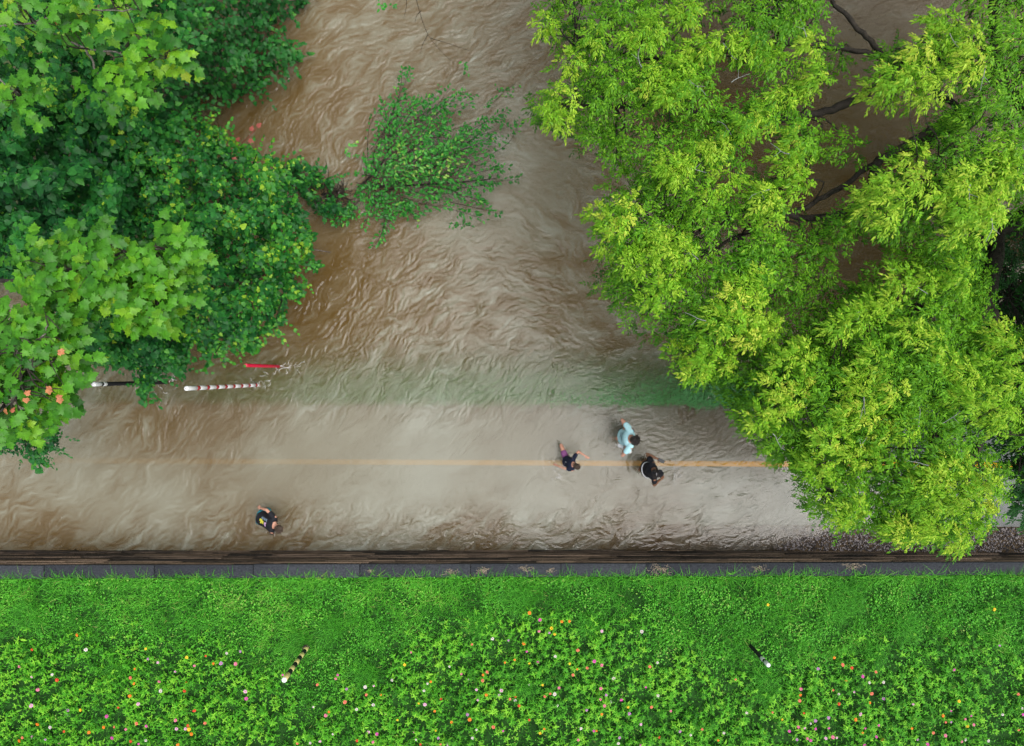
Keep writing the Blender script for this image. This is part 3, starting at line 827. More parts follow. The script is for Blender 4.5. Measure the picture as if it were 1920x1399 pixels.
# ------------------------------------------------------------------ foliage builders
def sprays(g, O, D, L, k, size, tone, tmpl=LEAFLET, droop=.5, pitch=-.25, ang=(75, 15), sizej=.25, tonej=.1, nrmj=.35, width=1.0, tmax=1.0):
    """leafy twigs: O (S,3) start, D (S,3) direction, L (S,) length, k leaves each, set in pairs along the twig with one at the tip"""
    S = len(O)
    L = np.broadcast_to(L, (S,)); size = np.broadcast_to(size, (S,)); tone = np.broadcast_to(tone, (S,))
    t = (np.arange(k) + .6) / k
    t = np.minimum(t, 1)[None].repeat(S, 0) + rng.normal(0, .04, (S, k))
    pos = O[:, None] + D[:, None] * (L[:, None] * t)[..., None]
    pos[..., 2] -= droop * L[:, None] * t * t
    side = np.where(np.arange(k) % 2 == 0, 1, -1)[None] * np.where(rng.uniform(size=(S, 1)) < .5, 1, -1)
    a = R(1) * (ang[0] + (ang[1] - ang[0]) * t) * side + rng.normal(0, .22, (S, k))
    a[:, -1] *= .3
    hx, hy = D[:, 0:1], D[:, 1:2]
    n = np.hypot(hx, hy) + 1e-6; hx, hy = hx / n, hy / n
    d = np.stack([hx * np.cos(a) - hy * np.sin(a), hx * np.sin(a) + hy * np.cos(a), pitch + rng.normal(0, .25, (S, k))], -1)
    nr = np.stack([rng.normal(0, nrmj, (S, k)) + .3 * d[..., 0], rng.normal(0, nrmj, (S, k)) + .3 * d[..., 1], np.ones((S, k))], -1)
    sz = size[:, None] * rng.uniform(1 - sizej, 1 + sizej, (S, k))
    tn = np.clip(tone[:, None] + rng.normal(0, tonej, (S, k)), 0, tmax)
    g.leaves(tmpl, pos.reshape(-1, 3), d.reshape(-1, 3), unit(nr.reshape(-1, 3)), sz.ravel(), tn.ravel(), width)


def clump(g, c, r, nspray, k, size, tone, **kw):
    """a domed tuft of sprays round the end of a twig"""
    c = np.asarray(c, float); C = len(c)
    r = np.broadcast_to(r, (C,)); tone = np.broadcast_to(tone, (C,))
    a = rng.uniform(0, 2 * np.pi, (C, nspray)); u = np.sqrt(rng.uniform(0, 1, (C, nspray)))
    O = c[:, None] + np.stack([np.cos(a) * u * .55, np.sin(a) * u * .55, .28 * (1 - u * u) + rng.normal(0, .12, (C, nspray))], -1) * r[:, None, None]
    D = np.stack([np.cos(a), np.sin(a), rng.uniform(-.1, .5, (C, nspray)) * (1.2 - u)], -1)
    L = (r[:, None] * rng.uniform(.55, 1.0, (C, nspray)))
    sprays(g, O.reshape(-1, 3), unit(D.reshape(-1, 3)), L.ravel(), k, size, np.repeat(tone, nspray), **kw)


def catmull(pts, per=6):
    p = np.asarray(pts, float); p = np.concatenate([2 * p[:1] - p[1:2], p, 2 * p[-1:] - p[-2:-1]])
    out = []
    for i in range(1, len(p) - 2):
        for t in np.linspace(0, 1, per, endpoint=False):
            out.append(.5 * ((2 * p[i]) + (p[i + 1] - p[i - 1]) * t + (2 * p[i - 1] - 5 * p[i] + 4 * p[i + 1] - p[i + 2]) * t * t + (3 * p[i] - p[i - 1] - 3 * p[i + 1] + p[i + 2]) * t ** 3))
    out.append(p[-2]); return np.array(out)


def limb(parent, pts, r0, r1, mat=None, name='limb'):
    p = catmull([P(*q) for q in pts], 7)
    p[1:-1] += rng.normal(0, .012, (len(p) - 2, 3))
    g = Geo(); g.tube(p, np.linspace(r0, r1, len(p)), 8, .3, wob=.12)
    g.build(name, mat or BARK, parent, True)
    return p


def twigs_to(parent, lines, ends, r0=.014, r1=.004, every=1):
    """thin branches that join each tuft to the nearest limb"""
    allp = np.concatenate(lines); g = Geo(); few = len(ends[::every]) < 100
    for e in np.asarray(ends)[::every]:
        if few: g = Geo()
        d = np.linalg.norm((allp - e) * [1, 1, .7], axis=1)
        b = allp[np.argmin(d + rng.uniform(0, .3, len(d)))]
        m1 = b + (e - b) * .4 + rng.normal(0, .08, 3) + [0, 0, .05]; m2 = b + (e - b) * .75 + rng.normal(0, .05, 3)
        p = catmull([b, m1, m2, e], 3)
        g.tube(p, np.linspace(r0, r1, len(p)), 4, .3, False)
        if few: g.build('twig', BARK, parent, True)
    if not few: g.build('twigs', BARK, parent, True)


def cv(s, ox, oy, k): return [(ox + float(a) / k, oy + float(b) / k) for a, b in (q.split(',') for q in s.split())]


# ------------------------------------------------------------------ the yellow-green trees on the right
A_POLY = [(1000, -90), (1030, 0), (1022, 46), (1055, 62), (1062, 70), (1050, 110), (1055, 150), (1000, 195), (1030, 235), (1078, 240), (1110, 278), (1140, 285), (1132, 325), (1150, 340), (1115, 405), (1113, 455), (1140, 490), (1118, 530), (1150, 572), (1180, 580), (1165, 605), (1230, 632), (1265, 652), (1270, 690), (1300, 712),
          (1355, 695), (1378, 662), (1440, 652), (1462, 600), (1500, 570), (1552, 540), (1545, 480), (1600, 440), (1640, 380), (1640, 290), (1580, 215), (1580, 130), (1585, 60), (1580, -90)]
C_POLY = [(1590, 120), (1640, 110), (1680, 60), (1760, 20), (1800, -90), (2060, -90), (2060, 480), (1900, 410), (1860, 440), (1800, 450), (1740, 480), (1660, 440), (1610, 400), (1620, 330), (1700, 290), (1740, 250), (1765, 220), (1690, 190), (1640, 170)]
B_POLY = [(1368, 722), (1385, 690), (1410, 680), (1440, 665), (1475, 640), (1500, 620), (1545, 590), (1590, 562), (1645, 525), (1665, 480), (1740, 470), (1800, 450), (1850, 450), (1840, 520), (1850, 600), (1900, 640), (2060, 660), (2060, 860), (1930, 850), (1880, 800), (1860, 850), (1890, 900), (1880, 930), (1850, 960),
          (1840, 1005), (1810, 1010), (1790, 1028), (1742, 1000), (1722, 1005), (1700, 1027), (1667, 1005), (1650, 980), (1600, 980), (1575, 990), (1540, 962), (1512, 942), (1522, 915), (1500, 880), (1480, 865), (1445, 845), (1400, 810), (1378, 778)]
GAPS = [[(1300, 35), (1350, 30), (1380, 50), (1350, 72), (1305, 68)], [(1370, 110), (1400, 118), (1415, 140), (1375, 138)], [(1330, 130), (1360, 135), (1362, 165), (1335, 160)], [(1400, 138), (1460, 145), (1530, 140), (1520, 165), (1440, 175), (1405, 165)],
        [(1395, 262), (1440, 242), (1475, 258), (1452, 312), (1400, 312)], [(1525, 205), (1577, 148), (1640, 190), (1600, 250), (1545, 240)], [(1500, 330), (1560, 300), (1640, 312), (1612, 372), (1550, 395), (1478, 405)],
        [(1240, 190), (1255, 185), (1262, 215), (1250, 240), (1238, 215)], [(1345, 140), (1375, 150), (1370, 200), (1350, 215), (1345, 180)], [(1160, 195), (1200, 180), (1205, 205), (1172, 228)],
        [(1480, 405), (1510, 402), (1505, 425), (1475, 425)], [(1375, 395), (1440, 400), (1430, 420), (1380, 415)], [(1320, 100), (1335, 95), (1380, 100), (1385, 115), (1340, 118)],
        [(1580, 20), (1640, 50), (1700, 75), (1770, 40), (1770, -60), (1580, -60)], [(1660, 520), (1700, 500), (1705, 540), (1680, 560)], [(1690, 620), (1715, 615), (1712, 650), (1692, 650)],
        [(1330, 455), (1375, 440), (1390, 475), (1345, 500)], [(1840, 470), (1920, 440), (1920, 500), (1860, 520)]]
GAPS = [[tuple(np.mean(q, 0) + (np.array(v) - np.mean(q, 0)) * 1.38) for v in q] for q in GAPS]
BR4 = cv("190,60 230,240 300,230 380,220 480,220 560,240 640,270 120,450 180,400 130,340 500,640 420,700 330,760 250,800 140,870 90,830 590,600 680,500 800,440 880,400 720,760 700,820 740,900 760,970 600,1010 640,1080 560,1040 290,1030 380,920 50,1250 150,1300 840,230 "
         "1450,110 1550,130 1650,180 1400,370 1330,400 1250,410 1150,460 1230,470 1300,560 1400,500 1500,420 1600,350 1700,280 1500,200 1400,240 1180,990 1150,1080 1220,1140 1260,900 1370,800 1400,930 1600,950 1700,880 1800,820 1850,950 1600,1100 1700,1080 1780,1050 1560,1180 1680,1200 1850,760 1750,960 1520,1020 1620,1010 1880,870 1300,1040 1120,1020 1770,1130", 1220, 0, 2.743)
BR3 = cv("1660,210 1720,120 1890,60 1230,500 1130,480 1190,600 1850,880 1780,900 1820,480 1700,420 1290,330 1430,190 1160,40 1160,120 1700,1250 1500,1150 1560,1060 1450,1120 1830,1260 1600,1330 1480,1280 1250,620 1100,560 1680,1370", 600, 0, 2.743)
BR5 = cv("340,150 400,100 460,200 300,260 380,250 520,320 440,320 250,400 200,470 320,440 130,380 20,130 60,60 550,280 500,60 930,240 850,260 1000,200 1050,160 700,380 620,420 980,470 920,510 1060,460 1000,420 580,640 640,600 690,540 560,560 500,680 540,780 950,600 900,660 960,640 870,700 800,790 900,830 980,870 1080,570 1560,310 1620,380 1500,450 1420,480 1400,580 1480,600 1580,630 1620,690 1540,720 1640,520 1340,440 1180,740 750,910 700,900 760,950 1300,960 1400,970 1500,970 1560,1010 1350,1060 1450,1090 1500,1130 1300,1190 1360,1240 1260,1200 1460,1200 870,1130 920,1120 1110,1200 1160,1220 1080,1180 1240,1000 1420,900 1350,880 1050,740 1130,60 1350,90 1400,40 1250,60 1280,330 1180,280", 1220, 500, 2.411)
BRIGHT = np.array(BR3 + BR4 + BR5)


def ash_tree(label, poly, name_z, limbs, trunk, zlo, zhi, nmid, bright, beyond=()):
    t = empty('ash_tree', P(trunk[0][0], trunk[0][1], trunk[0][2]))
    tag(t, label, 'tree', 'yellow-green trees leaning over the flood')
    lines = [limb(t, trunk, .22, .12, name='trunk')] + [limb(t, l, a, b) for l, a, b in limbs]
    g = Geo()
    gaps = GAPS
    # mid-height tufts everywhere inside the outline, lower ones beneath with shade painted in, young yellow growth and painted top light on the highest
    p = fill(poly, nmid, gaps); dd = polydist(p[:, 0], p[:, 1], poly)
    up = np.clip(dd / 90, 0, 1)
    z = zlo + (zhi - zlo) * (.25 + .5 * up) + .55 * fbm(p[:, 0] * .012, p[:, 1] * .012, 2, 31) + rng.normal(0, .25, len(p))
    tn = .44 + .18 * fbm(p[:, 0] * .02, p[:, 1] * .02, 2, 33) + rng.normal(0, .05, len(p))
    m = PA(p[:, 0], p[:, 1], z)
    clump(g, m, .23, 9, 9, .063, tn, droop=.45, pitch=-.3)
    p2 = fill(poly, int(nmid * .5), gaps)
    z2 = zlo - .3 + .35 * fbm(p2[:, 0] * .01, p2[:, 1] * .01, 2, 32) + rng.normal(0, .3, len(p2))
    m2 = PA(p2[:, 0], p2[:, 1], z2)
    clump(g, m2, .27, 8, 9, .067, .17 + rng.normal(0, .07, len(p2)), droop=.4)  # low tufts toned darker: shade between the clumps put into leaf colour
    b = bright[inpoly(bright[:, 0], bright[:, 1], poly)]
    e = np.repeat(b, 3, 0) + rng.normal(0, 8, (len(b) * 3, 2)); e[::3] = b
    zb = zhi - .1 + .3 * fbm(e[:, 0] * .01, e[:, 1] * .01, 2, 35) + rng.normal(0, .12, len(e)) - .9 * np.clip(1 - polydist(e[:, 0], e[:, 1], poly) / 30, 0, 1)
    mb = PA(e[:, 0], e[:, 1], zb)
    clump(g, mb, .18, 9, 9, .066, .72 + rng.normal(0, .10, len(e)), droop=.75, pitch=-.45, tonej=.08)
    for off, cnt in beyond:                        # the same crown carries on outside the picture and shades the water seen inside it
        po = fill(off, cnt); clump(g, PA(po[:, 0], po[:, 1], rng.uniform(zlo, zhi, cnt)), .42, 7, 7, .15, .45 + rng.normal(0, .1, cnt), droop=.4)
    twigs_to(t, lines, np.concatenate([m[::3], mb[::2]]))
    for q in mb[polydist(e[:, 0], e[:, 1], poly) > 45][::14]:                              # pale lichened twig ends that show among the leaves
        g2 = Geo()
        base = q + [rng.normal(0, .2), rng.normal(0, .2), .06]; a = rng.uniform(0, 6.28)
        pts = [base]
        for s in range(5): pts.append(pts[-1] + np.array([np.cos(a), np.sin(a), -.12]) * .06); a += rng.normal(0, .25)
        g2.tube(pts, np.linspace(.007, .003, 6), 4, .5, False)
        g2.tube([pts[2], pts[2] + np.array([np.cos(a + 1), np.sin(a + 1), 0]) * .12], [.004, .002], 4, .5, False)
        g2.build('bare_twig', GREYTWIG, t)
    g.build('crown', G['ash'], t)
    return t


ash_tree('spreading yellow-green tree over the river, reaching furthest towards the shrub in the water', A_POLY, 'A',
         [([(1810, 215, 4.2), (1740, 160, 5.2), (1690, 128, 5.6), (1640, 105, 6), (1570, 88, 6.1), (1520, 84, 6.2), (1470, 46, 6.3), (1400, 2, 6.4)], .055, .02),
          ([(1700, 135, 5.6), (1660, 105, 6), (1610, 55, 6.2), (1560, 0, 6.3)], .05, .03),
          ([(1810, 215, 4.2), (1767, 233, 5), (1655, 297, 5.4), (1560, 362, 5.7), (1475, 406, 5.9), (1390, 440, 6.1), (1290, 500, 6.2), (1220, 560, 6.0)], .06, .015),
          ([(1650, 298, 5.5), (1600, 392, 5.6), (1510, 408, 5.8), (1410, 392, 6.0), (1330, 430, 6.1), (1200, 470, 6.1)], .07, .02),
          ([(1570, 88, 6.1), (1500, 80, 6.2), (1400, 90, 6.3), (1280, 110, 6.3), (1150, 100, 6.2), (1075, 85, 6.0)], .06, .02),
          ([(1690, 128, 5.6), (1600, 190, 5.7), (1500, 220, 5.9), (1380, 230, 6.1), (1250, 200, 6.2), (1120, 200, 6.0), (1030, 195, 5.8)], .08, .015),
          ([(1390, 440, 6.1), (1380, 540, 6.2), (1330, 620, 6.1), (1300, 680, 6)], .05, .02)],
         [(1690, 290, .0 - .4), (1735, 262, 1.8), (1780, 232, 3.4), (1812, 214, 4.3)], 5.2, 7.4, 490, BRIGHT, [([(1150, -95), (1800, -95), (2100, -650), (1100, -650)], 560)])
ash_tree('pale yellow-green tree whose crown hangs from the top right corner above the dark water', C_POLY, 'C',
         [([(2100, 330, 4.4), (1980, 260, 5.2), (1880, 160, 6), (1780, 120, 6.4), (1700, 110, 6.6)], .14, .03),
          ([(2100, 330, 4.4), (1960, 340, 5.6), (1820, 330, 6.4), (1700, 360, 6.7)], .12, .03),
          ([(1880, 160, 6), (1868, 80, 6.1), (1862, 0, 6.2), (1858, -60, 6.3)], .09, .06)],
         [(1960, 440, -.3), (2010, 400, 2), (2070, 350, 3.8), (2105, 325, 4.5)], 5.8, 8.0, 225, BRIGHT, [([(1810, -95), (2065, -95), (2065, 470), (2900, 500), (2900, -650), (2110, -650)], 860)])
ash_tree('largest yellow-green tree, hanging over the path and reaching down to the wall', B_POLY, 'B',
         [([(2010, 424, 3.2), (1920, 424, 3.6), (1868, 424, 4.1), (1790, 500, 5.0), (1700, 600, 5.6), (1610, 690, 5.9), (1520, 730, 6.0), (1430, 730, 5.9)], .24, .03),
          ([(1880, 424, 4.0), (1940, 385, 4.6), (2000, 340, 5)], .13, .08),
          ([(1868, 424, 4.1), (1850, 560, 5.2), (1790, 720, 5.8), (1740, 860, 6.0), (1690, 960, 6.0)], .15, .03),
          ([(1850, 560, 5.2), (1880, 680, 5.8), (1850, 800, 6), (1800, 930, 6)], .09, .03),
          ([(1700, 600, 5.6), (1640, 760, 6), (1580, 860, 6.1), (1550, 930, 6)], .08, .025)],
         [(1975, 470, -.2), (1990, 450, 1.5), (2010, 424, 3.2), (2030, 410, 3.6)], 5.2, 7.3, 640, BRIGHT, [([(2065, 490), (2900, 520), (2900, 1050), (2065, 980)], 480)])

# low dark saplings under the big trees
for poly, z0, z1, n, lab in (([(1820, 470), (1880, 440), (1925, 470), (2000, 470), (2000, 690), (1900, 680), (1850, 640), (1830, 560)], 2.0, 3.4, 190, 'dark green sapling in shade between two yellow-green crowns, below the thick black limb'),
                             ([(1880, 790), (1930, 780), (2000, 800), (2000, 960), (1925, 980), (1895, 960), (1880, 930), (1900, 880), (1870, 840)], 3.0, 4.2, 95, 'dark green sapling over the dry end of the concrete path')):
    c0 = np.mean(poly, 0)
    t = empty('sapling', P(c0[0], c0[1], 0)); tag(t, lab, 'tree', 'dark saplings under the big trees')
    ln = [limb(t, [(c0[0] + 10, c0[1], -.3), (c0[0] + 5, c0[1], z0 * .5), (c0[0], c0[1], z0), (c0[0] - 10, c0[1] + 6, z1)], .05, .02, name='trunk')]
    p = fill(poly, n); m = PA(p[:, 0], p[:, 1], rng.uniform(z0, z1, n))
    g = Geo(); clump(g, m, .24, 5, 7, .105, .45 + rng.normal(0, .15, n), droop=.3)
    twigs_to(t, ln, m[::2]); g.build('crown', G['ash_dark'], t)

# ------------------------------------------------------------------ vine thickets and shrubs on the left
def mound(name, label, cat, poly, zlo, zhi, layers, mat, group=None, stems=0, ramp=60, polyrag=1.0, nseed=0):
    """leafy mass over a domed outline: layers of (count, leaf template, size, tone, tone noise, depth below the top)"""
    c0 = np.mean(np.clip(poly, [0, 0], [1920, 1399]), 0)
    t = empty(name, P(c0[0], c0[1], -.2)); tag(t, label, cat, group)
    g = Geo()
    for cnt, tm, size, tone, tj, dep in layers:
        p = fill(poly, cnt); dd = polydist(p[:, 0], p[:, 1], poly)
        e = np.clip(dd / ramp, 0, 1)
        bumps = fbm(p[:, 0] * .018, p[:, 1] * .018, 3, 41 + nseed)
        fine = fbm(p[:, 0] * .05, p[:, 1] * .05, 2, 43 + nseed)
        z = zlo + (zhi - zlo) * (1 - (1 - e) ** 2) + 1.35 * bumps * (.3 + e) + .35 * fine - dep * rng.uniform(0, 1, cnt)
        # leave ragged holes where the mass thins out
        keep = fbm(p[:, 0] * .045, p[:, 1] * .045, 2, 47 + nseed) > -.42 + .25 * (1 - e) - rng.uniform(0, .25, cnt)
        p, z, bumps, fine = p[keep], z[keep], bumps[keep], fine[keep]; m = len(p)
        pos = PA(p[:, 0], p[:, 1], np.maximum(z, .15))
        a = rng.uniform(0, 2 * np.pi, m)
        d = np.stack([np.cos(a), np.sin(a) - .35, -.35 + rng.normal(0, .25, m)], -1)
        nr = unit(np.stack([rng.normal(0, .42, m), rng.normal(0, .42, m), np.ones(m)], -1))
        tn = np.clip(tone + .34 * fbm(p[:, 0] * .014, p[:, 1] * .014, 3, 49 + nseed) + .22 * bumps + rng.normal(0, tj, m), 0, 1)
        tn = np.where((rng.uniform(0, 1, m) < .03) & (dep < .6), np.clip(tn + .4, 0, 1), tn)
        g.leaves(tm, pos, d, nr, size * rng.uniform(.6, 1.3, m), tn)
    # ragged shoots that stick out past the outline
    pl = np.array(poly, float); per = len(pl)
    for k in range(int(polyrag * sum(np.hypot(*(pl[i] - pl[(i + 1) % per])) for i in range(per)) / 22)):
        i = rng.integers(0, per); f = rng.uniform(); b = pl[i] + (pl[(i + 1) % per] - pl[i]) * f
        c = pl.mean(0); o = unit(b - c); o = unit(np.array([-(pl[(i + 1) % per] - pl[i])[1], (pl[(i + 1) % per] - pl[i])[0]]))
        if inpoly(np.array([b[0] + o[0] * 4]), np.array([b[1] + o[1] * 4]), poly)[0]: o = -o
        s0 = np.array([P(*(b - o * 14), zlo + rng.uniform(0, .5) * (zhi - zlo))]); dd_ = unit(np.array([[o[0] + rng.normal(0, .5), -o[1] + rng.normal(0, .5), rng.uniform(-.2, .3)]]))
        tm, size, tone = layers[0][1], layers[0][2], layers[0][3]
        sprays(g, s0, dd_, rng.uniform(.25, .6, 1), 9, size * .8, tone + .1, tmpl=tm, droop=.5, tonej=.15)
    g.build('foliage', mat, t)
    g = Geo()
    pp = fill(poly, max(stems, 6))
    for q in pp:
        zt = zlo + (zhi - zlo) * .8
        b = np.array(P(q[0] * .5 + c0[0] * .5, q[1] * .5 + c0[1] * .5, -.4)); e = np.array(P(q[0], q[1], zt))
        g.tube(catmull([b, b * .6 + e * .4 + rng.normal(0, .2, 3), e], 5), np.linspace(.035, .008, 11), 5, .3, False)
    g.build('stems', BARK, t)
    return t


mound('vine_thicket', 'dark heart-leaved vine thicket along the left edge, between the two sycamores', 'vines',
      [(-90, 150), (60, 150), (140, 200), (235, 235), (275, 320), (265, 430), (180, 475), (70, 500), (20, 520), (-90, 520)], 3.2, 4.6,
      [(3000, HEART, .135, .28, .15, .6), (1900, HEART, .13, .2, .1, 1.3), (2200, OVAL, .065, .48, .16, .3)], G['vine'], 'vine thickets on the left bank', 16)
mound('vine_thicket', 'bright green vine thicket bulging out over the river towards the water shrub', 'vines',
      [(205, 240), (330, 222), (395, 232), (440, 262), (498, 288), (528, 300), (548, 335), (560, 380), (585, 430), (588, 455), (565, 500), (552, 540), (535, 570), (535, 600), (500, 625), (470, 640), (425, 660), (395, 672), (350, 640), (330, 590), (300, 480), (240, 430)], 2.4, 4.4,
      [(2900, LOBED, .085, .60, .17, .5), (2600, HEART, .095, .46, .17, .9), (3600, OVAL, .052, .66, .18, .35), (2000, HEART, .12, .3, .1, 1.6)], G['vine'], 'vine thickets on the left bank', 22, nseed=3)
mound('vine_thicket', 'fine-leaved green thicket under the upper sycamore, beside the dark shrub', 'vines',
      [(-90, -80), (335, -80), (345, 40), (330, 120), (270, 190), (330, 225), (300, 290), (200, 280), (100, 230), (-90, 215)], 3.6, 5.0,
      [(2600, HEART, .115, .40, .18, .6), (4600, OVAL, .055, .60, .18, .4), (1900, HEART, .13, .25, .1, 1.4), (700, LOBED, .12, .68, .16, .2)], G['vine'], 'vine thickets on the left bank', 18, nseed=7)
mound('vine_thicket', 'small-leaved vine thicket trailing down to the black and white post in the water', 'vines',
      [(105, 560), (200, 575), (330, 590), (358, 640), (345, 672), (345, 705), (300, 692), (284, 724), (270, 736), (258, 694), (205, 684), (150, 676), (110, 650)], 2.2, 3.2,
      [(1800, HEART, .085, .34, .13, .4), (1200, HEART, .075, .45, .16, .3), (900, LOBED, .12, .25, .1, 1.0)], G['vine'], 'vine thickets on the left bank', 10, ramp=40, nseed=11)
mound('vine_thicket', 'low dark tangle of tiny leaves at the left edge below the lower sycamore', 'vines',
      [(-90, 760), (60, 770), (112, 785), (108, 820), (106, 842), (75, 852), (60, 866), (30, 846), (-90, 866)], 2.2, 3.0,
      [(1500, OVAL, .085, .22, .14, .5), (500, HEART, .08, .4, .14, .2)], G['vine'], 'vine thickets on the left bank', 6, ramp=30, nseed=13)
# trailing ends of vine
for pts, lab in (([(262, 715, 2.4), (272, 735, 2.2), (268, 752, 2.0)], 'trailing vine tip hanging over the black and white post'), ([(62, 850, 2.3), (70, 862, 2.2), (74, 874, 2.1)], 'short trailing vine tip below the low dark tangle'),
                 ([(392, 640, 2.6), (385, 660, 2.4), (390, 680, 2.2)], 'hanging vine end above the red-ringed white post'), ([(455, 640, 2.4), (470, 650, 2.2), (478, 655, 2.1)], 'small vine end with a twig, left of the red post'), ([(570, 490, 1.2), (585, 494, .9), (598, 494, .6)], 'lone leafy vine end dipping into the river below the dead stick'), ([(548, 540, 1.2), (560, 545, .9), (566, 547, .6)], 'ragged dark vine end touching the brown water above the red post')):
    g = Geo(); q = catmull([P(*a) for a in pts], 6)
    t = empty('vine_tip', tuple(q[0])); tag(t, lab, 'vine', 'loose vine ends round the thicket')
    n = 34; s = rng.uniform(0, 1, n); pos = np.stack([np.interp(s, np.linspace(0, 1, len(q)), q[:, i]) for i in range(3)], -1) + rng.normal(0, .07, (n, 3))
    a = rng.uniform(0, 6.28, n); d = np.stack([np.cos(a), np.sin(a) - .4, -.3 + 0 * a], -1)
    g.leaves(HEART, pos, d, unit(np.stack([rng.normal(0, .4, n), rng.normal(0, .4, n), np.ones(n)], -1)), rng.uniform(.07, .15, n), rng.uniform(.25, .8, n))
    g.build('leaves', G['vine'], t)
    g = Geo(); g.tube(q, .008, 4); g.build('stem', BARK, t)
mound('vine_thicket', 'low leafy tangle linking the bright thicket to the bare snag and the water shrub', 'vines',
      [(535, 300), (575, 302), (600, 325), (628, 338), (612, 352), (585, 348), (600, 375), (640, 385), (650, 400), (610, 405), (590, 395), (570, 370), (545, 345)], .4, 1.3,
      [(420, LOBED, .10, .35, .16, .4), (300, OVAL, .07, .5, .16, .3)], G['vine'], 'vine thickets on the left bank', 6, ramp=25, nseed=19)
mound('shrub', 'dark oak-leaved shrub standing in the river at the top, right of the upper sycamore', 'shrub',
      [(330, -80), (560, -80), (578, 10), (545, 28), (512, 42), (500, 60), (548, 85), (562, 118), (515, 128), (480, 150), (490, 165), (440, 180), (420, 165), (380, 178), (368, 205), (330, 215), (270, 205), (245, 175), (330, 120)], .5, 1.7,
      [(1800, LOBED, .115, .45, .16, .5), (1600, LOBED, .10, .3, .14, .8)], G['oak'], None, 18, nseed=17, ramp=70)
for (px, py, n) in ((470, 150, 40), (505, 130, 30), (545, 105, 40), (490, 100, 40), (560, 15, 30), (575, 12, 12), (365, 195, 30), (520, 130, 20)): pass


SYCBARK = surf_mat('sycamore_bark', (.06, .05, .042), (.24, .22, .19), 14, .9, .4)
# ---- sycamores: large lobed leaves on pale twigs
def sycamore(label, pts, z0, z1, per, limbs, poly=None, npoly=0, orange=()):
    t = empty('sycamore_tree', P(limbs[0][0][0], limbs[0][0][1], -.3)); tag(t, label, 'tree', 'sycamores with large lobed leaves')
    lines = [limb(t, l, .07 if i == 0 else .018, .008, SYCBARK if i else BARK, 'trunk' if i == 0 else 'limb') for i, l in enumerate(limbs)]
    g = Geo(); ends = []
    p = np.array(pts, float)
    if poly is not None: p = np.concatenate([p, fill(poly, npoly)]) if len(p) else fill(poly, npoly)
    z = rng.uniform(z0, z1, len(p)) + .5 * fbm(p[:, 0] * .015, p[:, 1] * .015, 2, 61)
    c = PA(p[:, 0], p[:, 1], z)
    a = rng.uniform(0, 6.28, len(c)); S = np.repeat(c, 1, 0)
    sprays(g, S, unit(np.stack([np.cos(a), np.sin(a), 0 * a + .05], -1)), rng.uniform(.25, .45, len(c)), per, .136, .34 + .36 * fbm(p[:, 0] * .02, p[:, 1] * .02, 2, 63) + rng.normal(0, .16, len(c)), tmpl=SYC, tmax=.9, droop=.3, pitch=-.25, ang=(85, 20), tonej=.07, nrmj=.3)
    for px, py, zz in orange:
        n = 2; o = np.repeat([P(px, py, zz)], n, 0) + rng.normal(0, .03, (n, 3)); b = rng.uniform(0, 6.28, n)
        g.leaves(SYC, o, np.stack([np.cos(b), np.sin(b), -.3 + 0 * b], -1), unit(np.stack([rng.normal(0, .4, n), rng.normal(0, .4, n), np.ones(n)], -1)), .08, rng.uniform(.955, 1, n))
    twigs_to(t, lines, c[::2], .012, .004)
    g.build('crown', G['syc'], t)


S1 = cv("290,40 350,100 400,140 450,110 250,20 320,10 380,60 430,60 640,10 700,30 730,20 760,60 750,180 690,220 640,240 700,260 670,200 880,140 800,310 840,350 700,370 640,360 750,380 680,400 860,300 590,450 560,500 480,470 540,440 150,430 40,480 100,520 30,560 60,440 10,520 120,470 890,270 560,60 500,100 530,160 180,120 220,160 100,60 60,120 30,30 120,10 330,160 420,200", 0, 0, 2.743)
sycamore('tall sycamore at the top left corner with yellowing large lobed leaves', S1 + [(a + 12, b - 9) for a, b in S1[::2]] + [(a - 14, b + 10) for a, b in S1[1::2]], 6.2, 7.6, 5,
         [[(-60, 330, -.4), (-110, 260, 3), (-140, 150, 5.5), (-60, 60, 6.2), (40, 5, 6.6)], [(-60, 60, 6.3), (60, 40, 6.6), (160, 20, 6.8), (260, 20, 6.8)], [(60, 40, 6.6), (160, 90, 6.6), (240, 100, 6.7), (310, 110, 6.7)], [(-60, 60, 6.3), (0, 150, 6.3), (50, 180, 6.4)], [(160, 90, 6.6), (190, 150, 6.3), (210, 175, 6.2)]],
         orange=((100, 30, 7.2), (108, 40, 7.1), (140, 50, 7.1)))
S2 = [(58, 465), (175, 432), (190, 440), (205, 470), (280, 445), (300, 440), (345, 462), (328, 520), (328, 600), (292, 612), (232, 598), (205, 578), (115, 580), (60, 560), (40, 520), (20, 500)]
S2b = [(-80, 590), (0, 575), (60, 580), (105, 560), (150, 620), (160, 655), (128, 690), (136, 738), (118, 765), (116, 792), (60, 800), (-80, 800)]
sycamore('sycamore with large bright lobed leaves over the thickets, above the black and white post', [(60, 480), (180, 445), (300, 455), (340, 465)], 6.0, 7.4, 6,
         [[(-20, 560, -.4), (-30, 545, 3), (-20, 530, 5), (60, 520, 6), (130, 510, 6.4)], [(130, 510, 6.4), (200, 480, 6.7), (270, 470, 6.8), (330, 465, 6.8)], [(130, 510, 6.4), (220, 540, 6.6), (300, 570, 6.6)]], S2, 215)
